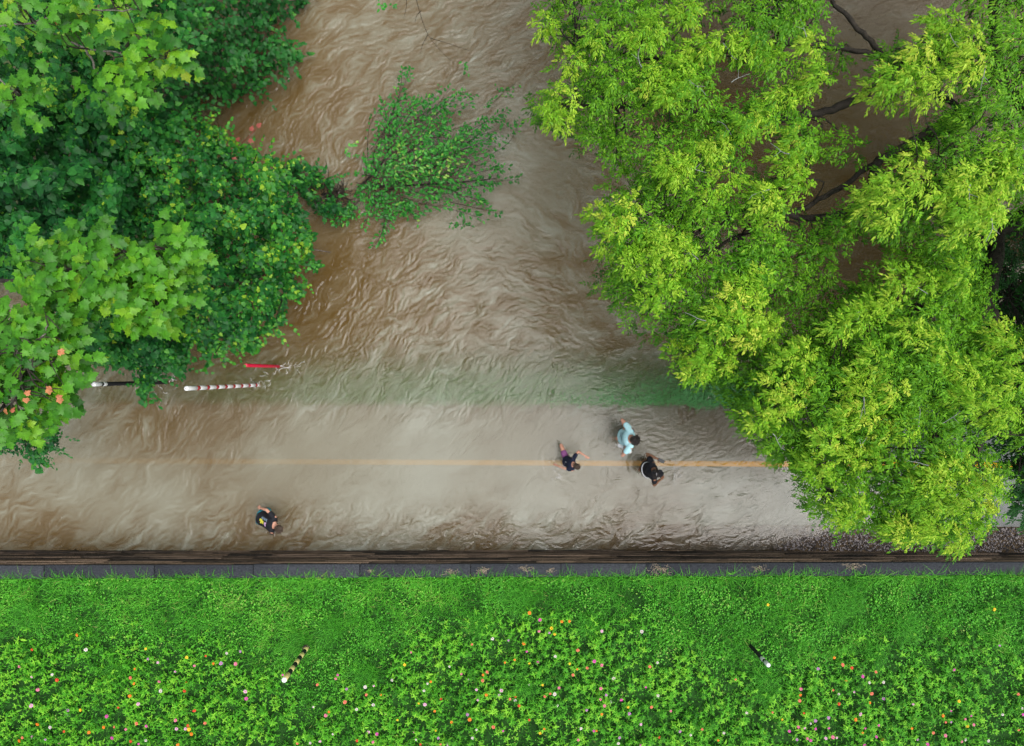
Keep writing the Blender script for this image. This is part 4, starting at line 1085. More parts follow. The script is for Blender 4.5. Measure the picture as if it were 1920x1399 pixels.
sycamore('sycamore at the left edge with orange patches among its yellow-green leaves', [(40, 620), (110, 610), (90, 700), (30, 760)], 6.2, 7.4, 6,
         [[(-80, 800, -.4), (-110, 790, 3), (-100, 830, 5.5), (-20, 790, 6.6), (50, 690, 7.2)], [(50, 690, 7.2), (70, 650, 7.3), (90, 610, 7.3)], [(-20, 790, 6.6), (30, 740, 7.2), (40, 700, 7.3)], [(50, 690, 7.2), (20, 640, 7.2), (-20, 610, 7)]], S2b, 180,
         orange=((113, 657, 7.4), (110, 742, 7.4), (88, 728, 7.4), (48, 744, 7.4), (15, 772, 7.4)))

# small red vine shoot, straw-coloured dead stick, bare snag by the shrub
t = empty('red_vine_shoot', P(450, 268, 3.2)); tag(t, 'reddish vine shoot with a few leaves at the upper edge of the bright thicket', 'vine')
g = Geo(); q = catmull([P(452, 270, 3.2), P(468, 255, 3.4), P(482, 240, 3.5)], 6); g.tube(q, .007, 4); g.build('stem', G['red'], t)
g = Geo(); pos = np.array([P(449, 262, 3.4), P(470, 245, 3.5), P(482, 238, 3.6), P(466, 262, 3.3), P(438, 295, 3.4)])
g.leaves(LOBED, pos, np.array([(-.6, .2, -.2), (.3, .7, 0), (.6, .6, 0), (.7, -.3, -.1), (.2, -.6, -.2)]), np.tile([0, .1, 1.], (5, 1)), .11, .5); g.build('leaves', G['red'], t)
g = Geo(); g.tube(catmull([P(465, 446, 1.6), P(510, 460, 1.1), P(560, 464, .7), P(620, 473, .12)], 6), np.linspace(.03, .012, 19), 6, .4, wob=.15)
g.tube([P(575, 466, .55), P(590, 472, .35)], [.01, .005], 4)
tag(g.build('dead_stick', surf_mat('dead_wood', (.05, .04, .035), (.22, .18, .15), 20, .9, .4), None, True), 'thin dead stick poking out of the thicket above the river', 'branch')
g = Geo()
for s in range(70):
    b = np.array(P(rng.normal(628, 14), rng.normal(372, 10), rng.uniform(-.05, .2))); a = rng.uniform(-1.2, 2.4)
    L = rng.uniform(.2, .6)
    g.tube(catmull([b, b + np.array([np.cos(a), np.sin(a), .3]) * L * .5 + rng.normal(0, .05, 3), b + np.array([np.cos(a + .4), np.sin(a + .4), .35]) * L], 3), np.linspace(.008, .003, 7), 4, .3, False)
tag(g.build('driftwood_snag', BARK), 'tangle of dark bare twigs caught between the thicket and the water shrub', 'driftwood')
g = Geo()
for pts in ([(775, -30, 2.2), (782, 5, 2), (800, 60, 1.5), (826, 95, 1), (852, 120, .5)], [(802, 65, 1.5), (792, 85, 1.2), (788, 102, .9)], [(808, 72, 1.4), (835, 80, 1.2), (880, 95, .8)], [(760, -20, 2.2), (762, 10, 2), (757, 35, 1.7)], [(790, 20, 1.8), (781, 30, 1.7), (778, 42, 1.6)]):
    q = catmull([P(*a) for a in pts], 5); g.tube(q, np.linspace(.007, .003, len(q)), 4, .3, False)
t = empty('bare_branch', P(775, -30, 2.2)); tag(t, 'thin bare branch reaching down from the top edge over the open river', 'branch')
g.build('stem', BARK, t)
g = Geo(); n = 26
e = np.array([P(872, 122, .5), P(874, 132, .5), P(715, 8, 2.1), P(725, 8, 2.1), P(735, 10, 2.1)])[rng.integers(0, 5, n)] + rng.normal(0, .05, (n, 3)); a = rng.uniform(0, 6.28, n)
g.leaves(OVAL, e, np.stack([np.cos(a), np.sin(a), -.2 + 0 * a], -1), np.tile([0, 0, 1.], (n, 1)), rng.uniform(.07, .11, n), rng.uniform(.3, .8, n)); g.build('leaves', G['shrub'], t)

# ---- the shrub standing in the river
t = empty('river_shrub', P(690, 350, -.6)); tag(t, 'green leafy shrub half drowned in the open river', 'shrub')
g = Geo(); gt = Geo()
core = np.array([700., 345.])
tips = cv("570,100 630,110 480,290 430,310 600,300 700,290 830,230 780,300 900,240 1010,260 1100,270 880,330 960,300 1060,330 1290,390 1210,420 1260,545 1380,470 1150,450 1330,500 1160,600 1150,690 1100,640 950,740 1000,830 1180,920 1290,790 1380,870 1220,790 1120,880 1160,1040 1240,1110 1150,1150 1090,1000 990,990 940,950 900,1060 820,970 770,1000 720,1080 680,1170 620,1060 600,1080 520,1120 450,1250 360,1350 300,1210 380,1130 430,1060 170,1160 100,1190 210,1080 120,1050 260,990 330,900 270,820 350,800 340,740 400,590 450,600 470,440 520,370 560,430 650,360 720,330 690,450 780,450 850,500 900,420 1000,470 1040,520 850,600 760,560 640,560 560,620 500,690 640,700 740,690 830,680 620,800 540,850 450,920 520,980 400,860 700,880 800,850 860,900 720,620 920,620 680,760 760,760 860,760 580,720 500,800 420,780 440,680 1000,660 960,600 1060,560 900,700", 600, 100, 3.6825)
tips = np.array(tips)
for tx, ty in tips:
    v = np.array([tx, ty]) - core; L = np.hypot(*v)
    inner = core + v * rng.uniform(.3, .6) + rng.normal(0, 14, 2)
    top = .35 + 1.0 * math.exp(-(np.hypot(tx - 815, (ty - 285)) / 90) ** 2)
    zt = top + rng.uniform(-.12, .2)
    mid = (inner + [tx, ty]) / 2 + rng.normal(0, 12, 2)
    q = catmull([P(inner[0], inner[1], zt * .7), P(mid[0], mid[1], zt * 1.0), P(tx, ty, zt)], 8)
    gt.tube(q, np.linspace(.008, .003, len(q)), 4, .3, False)
    s0 = 0; m = int(15 + 19 * min(1, L / 150))
    s = rng.uniform(s0, 1.0, m) ** .8
    pos = np.stack([np.interp(s, np.linspace(0, 1, len(q)), q[:, i]) for i in range(3)], -1) + rng.normal(0, .012, (m, 3))
    side = np.where(rng.uniform(size=m) < .5, 1, -1) * rng.uniform(.4, 1.15, m)
    hd = unit(q[-1] - q[-4])[:2]; a = np.arctan2(hd[1], hd[0]) + side
    # side shoots push the leaves off the stem
    off = rng.uniform(0, .2, m) * (1 - .7 * s)
    pos += np.stack([np.cos(a) * off, np.sin(a) * off, 0 * a], -1)
    g.leaves(OVAL, pos, np.stack([np.cos(a), np.sin(a), rng.normal(-.1, .25, m)], -1), unit(np.stack([rng.normal(0, .35, m), rng.normal(0, .35, m), np.ones(m)], -1)), rng.uniform(.07, .12, m),
             np.clip(.42 + .25 * (zt - .5) + rng.normal(0, .2, m) + (.4 if 835 < tx < 860 and 290 < ty < 312 else 0), 0, 1), .95)
for q in ([(642, 372, -.3), (690, 350, .1), (760, 335, .5), (830, 300, .9)], [(660, 375, -.3), (720, 360, .1), (790, 330, .4), (900, 250, .5)], [(770, 325, .2), (790, 345, .0), (800, 358, -.1)], [(650, 372, -.2), (720, 300, .4), (750, 200, .6)], [(700, 350, .1), (820, 345, .2), (930, 335, .4)]):
    q = catmull([P(*a) for a in q], 6); gt.tube(q, np.linspace(.03, .010, len(q)), 6, .3)
pc = np.array([(rng.normal(815, 62), rng.normal(285, 34)) for _ in range(24)] + [(rng.normal(725, 30), rng.normal(325, 30)) for _ in range(8)] + [(rng.normal(700, 34), rng.normal(375, 20)) for _ in range(18)])
a = np.where(rng.uniform(size=len(pc)) < .6, rng.normal(.5, .6, len(pc)), rng.uniform(0, 6.28, len(pc)))
sprays(g, PA(pc[:, 0], pc[:, 1], .35 + 1.0 * np.exp(-(np.hypot(pc[:, 0] - 815, pc[:, 1] - 285) / 80) ** 2) + rng.normal(0, .12, len(pc))), np.stack([np.cos(a), np.sin(a), 0 * a + .1], -1), rng.uniform(.25, .5, len(pc)), 11, .088, .48 + rng.normal(0, .12, len(pc)), tmpl=OVAL, droop=.3, tonej=.14)
g.build('foliage', G['shrub'], t); gt.build('stems', BARK, t)
n = 22; g = Geo(); a = rng.uniform(0, 6.28, n)
pos = PA(rng.normal(862, 10, n), rng.normal(421, 3, n), .02)
g.leaves(OVAL, pos, np.stack([np.cos(a), np.sin(a), 0 * a], -1), np.tile([0, 0, 1.], (n, 1)), rng.uniform(.06, .1, n), rng.uniform(.2, .6, n))
g.tube([P(838, 418, .02), P(862, 421, .025), P(886, 424, .02)], .004, 4)
tag(g.build('leafy_sprig', G['shrub']), 'small leafy sprig breaking the ripples below the water shrub', 'twig')
n = 16; g = Geo(); a = rng.uniform(0, 6.28, n)
pos = PA(rng.normal(948, 14, n), rng.normal(168, 7, n), .03)
g.leaves(OVAL, pos, np.stack([np.cos(a), np.sin(a), 0 * a], -1), np.tile([0, 0, 1.], (n, 1)), rng.uniform(.06, .09, n), rng.uniform(.2, 1, n))
g.tube([P(930, 188, .0), P(948, 168, .04), P(965, 158, .02)], .004, 4)
tag(g.build('leafy_sprig', G['shrub']), 'sparse sprig of leaves awash upstream of the water shrub', 'twig')
# ------------------------------------------------------------------ marker posts
def paint(name, c, rough=.45): return surf_mat(name, tuple(v * .82 for v in c), c, 12, rough, .05)


WHITE, BLACK, REDP, PINKR, YEL = paint('white_post_paint', (.88, .88, .88)), paint('black_post_paint', (.014, .014, .017), .6), paint('red_stripe', (.45, .02, .035)), paint('red_post_paint', (.72, .012, .06)), paint('yellow_post_paint', (.95, .78, .32))
BASEM = surf_mat('rusty_base', (.03, .02, .018), (.10, .07, .06), 20, .8, .3)


def cyl(r, z0, z1, c, sides=20, dome=0.0, bev=.006):
    g = Geo(); x, y = c
    zs = [z0, z0 + .001, z1 - bev, z1 - bev * .3, z1]; rs = [r * .98, r, r, r - bev * .5, r - bev]
    if dome: zs += [z1 + dome * .6, z1 + dome * .9, z1 + dome]; rs += [r * .8, r * .5, r * .12]
    g.tube([(x, y, z) for z in zs], rs, sides)
    return g


def post(px, py, zb, ztop, r, bands, label, group, cap=None, foot=None):
    """bands: (z0, z1, name, material) from the bottom up; the shaft runs through all of them"""
    x, y, _ = P(px, py, zb); z0 = zb - .7
    t = empty('marker_post', (x, y, zb)); tag(t, label, 'post', group)
    for a, b, nm, m in bands: cyl(r, max(a, z0), b, (x, y), bev=.0015).build(nm, m, t, False)
    if cap: cyl(r * 1.04, ztop - .002, ztop + .012, (x, y), dome=.02).build('cap', cap, t, True)
    g = Geo(); g.ball((x, y, ztop + .034), (.008, .008, .006)); g.build('bolt', BLACK if cap is WHITE else cap, t, True)
    if foot: cyl(r * 1.15, zb - .05, zb + .16, (x - .02, y + .01)).build('base_sleeve', foot, t)
    return t


z = -.8; bl = []; reds = [.13, .60, 1.08, 1.55, 2.0, 2.46, 2.92, 3.37]
for c in reds:
    bl.append((z, c - .065, 'white_band', WHITE)); bl.append((c - .065, c + .065, 'red_band', REDP)); z = c + .065
bl.append((z, 3.84, 'white_band', WHITE))
post(482, 722, 0, 3.84, .043, bl, 'tall white post with eight dark red rings standing in the flood', None, WHITE)
post(522, 687, 0, 2.2, .037, [(-.8, 2.2, 'shaft', PINKR)], 'plain bright red post standing in the flood, tallest end towards the thicket', None, paint('pink_cap', (.85, .07, .13)))
post(311, 717, 0, 3.02, .043, [(-.8, 2.6, 'shaft', BLACK), (2.6, 2.73, 'white_band', WHITE), (2.73, 2.8, 'black_band', BLACK), (2.8, 3.02, 'white_band', WHITE)],
     'long black post with white top bands in the flood, partly hidden by vine leaves', 'black posts with white tops', WHITE)
zb = 1.24
post(1409, 1213, zb, zb + .98, .043, [(-1, zb + .62, 'shaft', BLACK), (zb + .62, zb + .76, 'white_band', WHITE), (zb + .76, zb + .83, 'black_band', BLACK), (zb + .83, zb + .98, 'white_band', WHITE)],
     'short black post with white top bands standing in the grass above the flower bed', 'black posts with white tops', WHITE)
zb = 1.29; bl = [(-1, zb + .10, 'shaft', BASEM)]; z = zb + .10
for k in range(9):
    L = .17 if k % 2 == 0 else .175
    if k == 8: L = .24
    bl.append((z, z + L, 'yellow_band' if k % 2 == 0 else 'black_band', YEL if k % 2 == 0 else BLACK)); z += L
post(577, 1212, zb, z, .050, bl, 'yellow and black banded post with a white top standing in the grass', None, WHITE, BASEM)
# ------------------------------------------------------------------ people wading
def remeshed(g, name, mat, parent, voxel, smooth=4):
    me = g.data(name)
    me.materials.append(mat)
    o = bpy.data.objects.new(name, me); COL.objects.link(o)
    r = o.modifiers.new('r', 'REMESH'); r.mode = 'VOXEL'; r.voxel_size = voxel
    s = o.modifiers.new('s', 'SMOOTH'); s.iterations = smooth; s.factor = .5
    dg = bpy.context.evaluated_depsgraph_get(); dg.update()
    nm = bpy.data.meshes.new_from_object(o.evaluated_get(dg))
    nm.polygons.foreach_set('use_smooth', np.ones(len(nm.polygons), bool))
    if not nm.materials: nm.materials.append(mat)
    o.modifiers.clear(); o.data = nm
    if parent is not None:
        o.parent = parent; o.matrix_parent_inverse = Matrix.Translation(-Vector(parent.location))
    return o


def A3(*v): return np.array(v, float)


def ik(a, b, l1, l2, hint):
    d = b - a; L = np.linalg.norm(d); m = (l1 + l2) * .995
    if L > m: b = a + d / L * m; d = b - a; L = m
    x = (l1 * l1 - l2 * l2 + L * L) / (2 * L); h = math.sqrt(max(l1 * l1 - x * x, 0))
    u = d / L; n = hint - u * (hint @ u); n = n / (np.linalg.norm(n) + 1e-9)
    return a + u * x + n * h, b


def ball_chain(g, pts, rad, sides=12):
    pts = np.asarray(pts, float); t = np.linspace(0, len(pts) - 1, 6 * (len(pts) - 1) + 1)
    q = np.stack([np.interp(t, np.arange(len(pts)), pts[:, i]) for i in range(3)], -1)
    r = np.interp(t, np.arange(len(pts)), rad)
    g.tube(q, r, sides)
    for p, rr in zip(pts, rad): g.ball(p, (rr, rr, rr), nu=sides, nv=8)


def frame(u, f):
    u = unit(u); f = unit(f - u * (f @ u)); r = np.cross(f, u); return r, f, u


def loft(g, rings, sides=20):
    V = []; th = np.linspace(0, 2 * np.pi, sides, endpoint=False)
    for c, w, d, r, f in rings:
        V.append(c + np.cos(th)[:, None] * r * w + np.sin(th)[:, None] * f * d)
    n = len(V); V = np.concatenate(V + [rings[0][0][None], rings[-1][0][None]])
    i = np.arange(n - 1)[:, None] * sides; j = np.arange(sides)[None]; jn = (j + 1) % sides
    q = np.stack([i + j, i + jn, i + sides + jn, i + sides + j], -1).reshape(-1, 4)
    jj = np.arange(sides); jn = (jj + 1) % sides
    t = np.concatenate([np.stack([jn, jj, np.full(sides, n * sides)], -1), np.stack([(n - 1) * sides + jj, (n - 1) * sides + jn, np.full(sides, n * sides + 1)], -1)])
    g.add(V, q, t)


def person(label, s, hip, chest, head, face, hands, feet, skin, hair, shirt_m, short_m, hair_len=.0, elbow=(-.5, -.3), knee=None, curl=.5, short_end=.75):
    hip, chest, head, face = map(lambda v: np.array(v, float), (hip, chest, head, face))
    up = unit(chest - hip); r, f, u = frame(up, face)
    hr, hf, hu = frame(unit(.6 * unit(head - chest) + A3(0, 0, .5)), face - A3(0, 0, .35))
    g = Geo(); gs = Geo(); gp = Geo()
    sp = lambda t: hip + (chest - hip) * t
    prof = [(-.12, .10, .075), (0, .165, .115), (.25, .160, .108), (.5, .150, .104), (.75, .170, .112), (.95, .182, .105), (1.08, .13, .08), (1.18, .06, .055)]
    loft(g, [(sp(t), w * s, d * s, r, f) for t, w, d in prof])
    loft(gs, [(sp(t), (w + .022) * s, (d + .024) * s, r, f) for t, w, d in [(-.06, .165, .115)] + prof[2:-1]] + [(sp(1.13), .085 * s, .07 * s, r, f)])
    loft(gp, [(sp(t), (w + .014) * s, (d + .016) * s, r, f) for t, w, d in [(-.16, .12, .09), (-.08, .165, .115), (.03, .168, .12), (.14, .163, .113)]])
    # neck and head
    ball_chain(g, [sp(1.1), head - hu * .06 * s], [.062 * s, .056 * s])
    Rm = np.stack([hr, hf, hu], 1)
    g.ball(head + hu * .02 * s, np.array((.076, .096, .10)) * s, nu=20, nv=14, rot=Rm)
    g.ball(head - hu * .055 * s + hf * .022 * s, np.array((.056, .066, .062)) * s, nu=16, nv=10, rot=Rm)
    ball_chain(g, [head + hf * .088 * s + hu * .01 * s, head + hf * .112 * s - hu * .024 * s], [.009 * s, .016 * s], 8)
    g.ball(head + hf * .088 * s - hu * .075 * s, np.array((.022, .014, .016)) * s, rot=Rm)
    for q in (-1, 1): g.ball(head + hr * q * .078 * s - hu * .006 * s, np.array((.011, .020, .032)) * s, rot=Rm)
    # arms with five-fingered hands; index 0 = left (-r), 1 = right
    out = {}
    for k, q in ((0, -1), (1, 1)):
        sh = chest + r * q * .175 * s + u * .02 * s
        el, hd = ik(sh, np.array(hands[k], float), .285 * s, .25 * s, r * q * .7 + u * elbow[k] - f * .45)
        ball_chain(g, [sh, sh + (el - sh) * .4, el, el + (hd - el) * .35, hd], [.056 * s, .047 * s, .038 * s, .037 * s, .025 * s])
        ball_chain(gs, [sh - r * q * .03 * s, sh + (el - sh) * .35, sh + (el - sh) * .52], [.072 * s, .068 * s, .064 * s])
        d = unit(hd - el); side = unit(np.cross(d, A3(0, 0, 1)) + 1e-3); pn = np.cross(side, d)
        palm = hd + d * .05 * s
        g.ball(palm, np.array((.040, .052, .018)) * s, nu=12, nv=8, rot=np.stack([side, d, pn], 1))
        for j in range(4):
            b = palm + d * .040 * s + side * (j - 1.5) * .0195 * s
            L = (.036, .042, .039, .030)[j] * s
            k1 = b + d * L - pn * L * curl * .4; k2 = k1 + unit(d - pn * curl * 1.4) * L * .8
            ball_chain(g, [b - d * .01 * s, k1, k2], [.0095 * s, .0088 * s, .0078 * s], 8)
        tq = q if d @ f > -.2 else -q
        b = palm - d * .015 * s - side * tq * .032 * s; k1 = b + unit(d * .7 - side * tq) * .034 * s; k2 = k1 + unit(d - side * tq * .25 - pn * .4) * .028 * s
        ball_chain(g, [b, k1, k2], [.013 * s, .0105 * s, .009 * s], 8)
        out[k] = (palm, d, side, pn)
        # legs
        hj = hip + r * q * .088 * s - u * .05 * s
        kn, ft = ik(hj, np.array(feet[k], float), .43 * s, .43 * s, (f + A3(0, 0, .2)) if knee is None else np.array(knee[k], float))
        ball_chain(g, [hj, hj + (kn - hj) * .4, kn, kn + (ft - kn) * .35, ft], [.088 * s, .078 * s, .055 * s, .056 * s, .036 * s])
        ff = unit(A3(f[0], f[1], -.1)); sd = unit(np.cross(ff, A3(0, 0, 1)))
        g.ball(ft + ff * .06 * s - A3(0, 0, .03) * s, np.array((.042, .115, .034)) * s, nu=12, nv=8, rot=np.stack([sd, ff, np.cross(sd, ff)], 1))
        e = hj + (kn - hj) * short_end
        ball_chain(gp, [hj - u * -.02 * s, hj + (e - hj) * .5, e], [.108 * s, .104 * s, .098 * s])
    o = remeshed(g, 'person', skin, None, .0062)
    tag(o, label, 'person', 'people wading in the flood')
    sh_o = remeshed(gs, 'shirt', shirt_m, o, .009)
    remeshed(gp, 'shorts', short_m, o, .009)
    if hair is not None:
        gh = Geo()
        gh.ball(head + hu * .026 * s - hf * .008 * s, np.array((.087, .103, .100)) * s, nu=24, nv=14, rot=Rm)
        for k in range(130):                       # tousled locks over the crown and nape
            a = rng.uniform(0, 6.28); v = rng.uniform(.05, 1.35)
            n = hr * np.cos(a) * np.sin(v) + hf * np.sin(a) * np.sin(v) + hu * np.cos(v)
            if n @ hf > .72 and n @ hu < .5: continue
            p0 = head + hu * .026 * s + n * .094 * s; tdir = unit(np.cross(n, hu) * .5 + (-hu - n * (-hu @ n)) + rng.normal(0, .4, 3))
            gh.tube([p0, p0 + tdir * .03 * s + n * .006 * s, p0 + tdir * .055 * s], [.010 * s, .009 * s, .003 * s], 6)
        gh2 = remeshed(gh, 'hair', hair, o, .006, 1)
    for q in (-1, 1):
        ge = Geo(); ge.ball(head + hf * .089 * s + hr * q * .03 * s + hu * .018 * s, np.array((.012, .009, .009)) * s, rot=Rm); ge.build('eye', BLACK, o, True)
    gm_ = Geo(); gm_.ball(head + hf * .094 * s - hu * .047 * s, np.array((.022, .007, .006)) * s, rot=Rm); gm_.build('mouth', surf_mat('lips', (.30, .10, .08), (.36, .13, .10), 30, .6, 0), o, True)
    return o, sh_o, dict(r=r, f=f, u=u, chest=chest, hip=hip, head=head, hr=hr, hf=hf, hu=hu, Rm=Rm, hand=out)


def decal(shirt, fr, rects, mat, name, parent, s, back=True):
    """printed patches laid on the back of a shirt: rects in metres (x to the wearer's right, y up the spine)"""
    me = shirt.data; bvh = BVHTree.FromPolygons([v.co for v in me.vertices], [tuple(p.vertices) for p in me.polygons])
    g = Geo(); c = (fr['chest'] * .55 + fr['hip'] * .45)
    for (x, y, w, h) in rects:
        nxx = max(2, int(w / .012) + 1); nyy = max(2, int(h / .012) + 1); V = []
        ok = True
        for yy in np.linspace(y - h / 2, y + h / 2, nyy):
            for xx in np.linspace(x - w / 2, x + w / 2, nxx):
                o = c + fr['r'] * xx * s + fr['u'] * yy * s - fr['f'] * .6
                hit = bvh.ray_cast(Vector(o), Vector(fr['f']))
                if hit[0] is None: ok = False; break
                V.append(np.array(hit[0]) - fr['f'] * .004)
            if not ok: break
        if ok: g.add(V, [[i * nxx + j, i * nxx + j + 1, (i + 1) * nxx + j + 1, (i + 1) * nxx + j] for i in range(nyy - 1) for j in range(nxx - 1)])
    return g.build(name, mat, parent)


def cloth(name, a, b): return surf_mat(name, a, b, 14, .85, .4, 6, .15, bdist=.01)


SK1 = surf_mat('light_skin', (.42, .20, .13), (.58, .32, .23), 8, .55, .05); SK2 = surf_mat('brown_skin', (.16, .075, .04), (.24, .12, .07), 8, .5, .05)
HB = surf_mat('dark_hair', (.010, .008, .007), (.04, .03, .025), 60, .5, .4, stretch=(1, 1, .3)); HBR = surf_mat('brown_hair', (.022, .014, .010), (.085, .058, .040), 60, .5, .4, stretch=(1, 1, .3))
NAVY = cloth('navy_cloth', (.008, .010, .022), (.022, .026, .05)); BLK = cloth('black_cloth', (.008, .008, .010), (.024, .025, .03))
zr = lambda x: float(z_road(x))

o, shirt, fr = person('person in a pale blue T-shirt carrying white shoes, walking along the flooded path', 1.07, (2.88, -1.46, .66), (2.94, -1.46, 1.14), (3.00, -1.468, 1.36), (1, 0, 0),
                      [(2.87, -1.225, .84), (2.895, -1.69, .80)], [(2.98, -1.35, zr(2.98) + .06), (2.72, -1.56, zr(2.72) + .08)], SK1, HB, cloth('pale_blue_cloth', (.42, .72, .76), (.52, .82, .86)), BLK)
rows = []
for k, (yy, n) in enumerate(((.10, 6), (.06, 9), (.02, 8), (-.02, 9), (-.06, 7), (-.10, 5))):
    x = -.11
    for i in range(n):
        wd = rng.uniform(.010, .024); rows.append((x + wd / 2, yy, wd, .018)); x += wd + .009
decal(shirt, fr, rows, paint('dark_print', (.05, .12, .16)), 'back_print', o, 1.0)
palm, d, side, pn = fr['hand'][1]
SHOE = paint('white_shoe', (.78, .78, .76), .6)
for k, (off, ang, lb) in enumerate(((A3(-.075, -.03, -.03), 2.7, 'white shoe dangling nearer the walker in the pale blue T-shirt'), (A3(.055, -.085, -.02), -.9, 'white shoe held further from the legs of the walker in pale blue'))):
    c = palm + off; fd = A3(np.cos(ang), np.sin(ang), -.35); fd = unit(fd); sd = unit(np.cross(fd, A3(0, 0, 1))); un = np.cross(sd, fd)
    t = empty('shoe', tuple(c)); tag(t, lb, 'shoe', 'pair of white shoes carried by hand')
    ga = Geo(); loft(ga, [(c + fd * a, w, h, sd, un) for a, w, h in ((-.105, .02, .02), (-.095, .034, .036), (-.04, .036, .042), (.02, .042, .034), (.075, .046, .028), (.11, .036, .02), (.122, .012, .01))]); remeshed(ga, 'upper', SHOE, t, .006, 3)
    ga = Geo(); loft(ga, [(c - un * .036 + fd * a, w, .009, sd, un) for a, w in ((-.112, .02), (-.09, .038), (0, .041), (.07, .05), (.115, .04), (.13, .014))]); ga.build('sole', paint('shoe_sole', (.55, .55, .52), .7), t, True)
    ga = Geo(); ga.ball(c - fd * .055 + un * .034, (.022, .036, .012), rot=np.stack([sd, fd, un], 1)); ga.build('opening', BLACK, t, True)

o, shirt, fr = person('child in a navy T-shirt and purple shorts splashing along the yellow line', .74, (1.585, -2.055, .36), (1.70, -2.09, .66), (1.775, -2.115, .83), (1, -.05, 0),
                      [(1.99, -1.90, .66), (1.36, -2.15, .46)], [(1.53, -1.83, -.02), (1.66, -2.16, zr(1.66) + .05)], SK1, HBR, NAVY, cloth('purple_cloth', (.16, .05, .14), (.28, .10, .26)), elbow=(-.5, .4), knee=[(-.2, .5, .6), (1, 0, .3)], short_end=.42)
decal(shirt, fr, [(-.02, .0, .012, .09), (.06, -.10, .05, .010)], WHITE, 'shirt_trim', o, .74)

o, shirt, fr = person('person in a black cap and black shirt holding out a phone over the yellow line', .97, (3.40, -2.225, .64), (3.46, -2.19, 1.11), (3.45, -2.215, 1.33), (1, .12, 0),
                      [(3.58, -1.93, .98), (3.70, -2.42, .80)], [(3.45, -2.1, zr(3.45) + .06), (3.3, -2.32, zr(3.3) + .08)], SK2, HB, BLK, BLK)
g = Geo(); hd = fr['head']; g.ball(hd + fr['hu'] * .035, (.093, .110, .095), nu=24, nv=10, rot=fr['Rm'], vmin=0)
cap = remeshed(g, 'cap', BLK, o, .006, 2)
g = Geo(); c0 = hd + fr['hf'] * .10 + fr['hu'] * .045
loft(g, [(c0 + fr['hu'] * z, .088, .085, fr['hr'], fr['hf']) for z in (-.008, .008)]); bo = remeshed(g, 'brim', BLK, o, .005, 2); bo.parent = cap; bo.matrix_parent_inverse = Matrix.Identity(4)
g = Geo(); c0 = hd + fr['hu'] * .132 + fr['hf'] * .012
for a in (-.5, 0, .5): g.ball(c0 + fr['hr'] * a * .05 - fr['hu'] * abs(a) * .012, (.013, .008, .006), rot=fr['Rm'])
em = g.build('emblem', paint('grey_emblem', (.45, .45, .47)), o, True); em.parent = cap; em.matrix_parent_inverse = Matrix.Identity(4)
g = Geo(); sp = fr['hip'] * .8 + fr['chest'] * .2; loft(g, [(sp + fr['u'] * z, .196 * .97, .150 * .97, fr['r'], fr['f']) for z in (-.022, .022)]); remeshed(g, 'waistband', WHITE, o, .008, 1)
palm, d, side, pn = fr['hand'][0]
g = Geo(); c = palm + d * .05 + pn * .012; g.box((-.038, -.075, -.005), (.038, .075, .005)); V = np.concatenate(g.V); g = Geo()
g.add(c + V[:, :1] * side + V[:, 1:2] * d + V[:, 2:] * pn, [[0, 2, 3, 1], [4, 5, 7, 6], [0, 1, 5, 4], [2, 6, 7, 3], [0, 4, 6, 2], [1, 3, 7, 5]])
t = empty('phone', tuple(c)); tag(t, 'black phone held out in the hand of the person in the black cap', 'phone')
ph = g.build('case', paint('phone_black', (.012, .012, .014), .3), t); bv = ph.modifiers.new('b', 'BEVEL'); bv.width = .004; bv.segments = 2
g = Geo(); c2_ = c + pn * .0065; g.add([c2_ + side * a * .033 + d * b * .068 for a, b in ((-1, -1), (1, -1), (1, 1), (-1, 1))], [[0, 1, 2, 3]])
g.build('screen', paint('dark_glass', (.02, .024, .03), .1), t)

o, shirt, fr = person('person in a black T-shirt with yellow print, bending forward alone in deeper water', .93, (-5.57, -3.39, .36), (-5.20, -3.48, .66), (-5.03, -3.545, .78), (1, -.22, .15),
                      [(-5.53, -3.13, .52), (-5.40, -3.79, .10)], [(-5.5, -3.28, zr(-5.5) + .06), (-5.75, -3.5, zr(-5.75) + .06)], SK1, HBR, BLK, cloth('teal_cloth', (.015, .16, .20), (.03, .27, .33)), elbow=(.9, .1))
txt = []
for i, yy in enumerate(np.linspace(-.10, .13, 9)):      # one line of print running up the back; the photo leaves it illegible
    txt += [(-.075, yy, .046, .007)] + ([(-.055, yy + .008, .008, .014)] if i % 3 else []) + ([(-.094, yy + .008, .008, .016)] if i % 2 else []) + ([(-.075, yy + .009, .008, .012)] if i % 3 == 1 else [])
decal(shirt, fr, txt, paint('pale_blue_print', (.45, .62, .80)), 'lettering', o, .93)
decal(shirt, fr, [(.0, -.075, .085, .07), (.022, -.01, .08, .07), (-.01, -.13, .06, .05), (.06, -.10, .04, .05)], paint('yellow_print', (.66, .62, .06)), 'yellow_print', o, .93)
decal(shirt, fr, [(.025, .075, .07, .05), (.06, .105, .055, .055), (.0, .12, .04, .04)], paint('pink_print', (.62, .40, .62)), 'pink_print', o, .93)

# ---- foam: thin white water thrown up round the posts and the walkers
g = Geo()


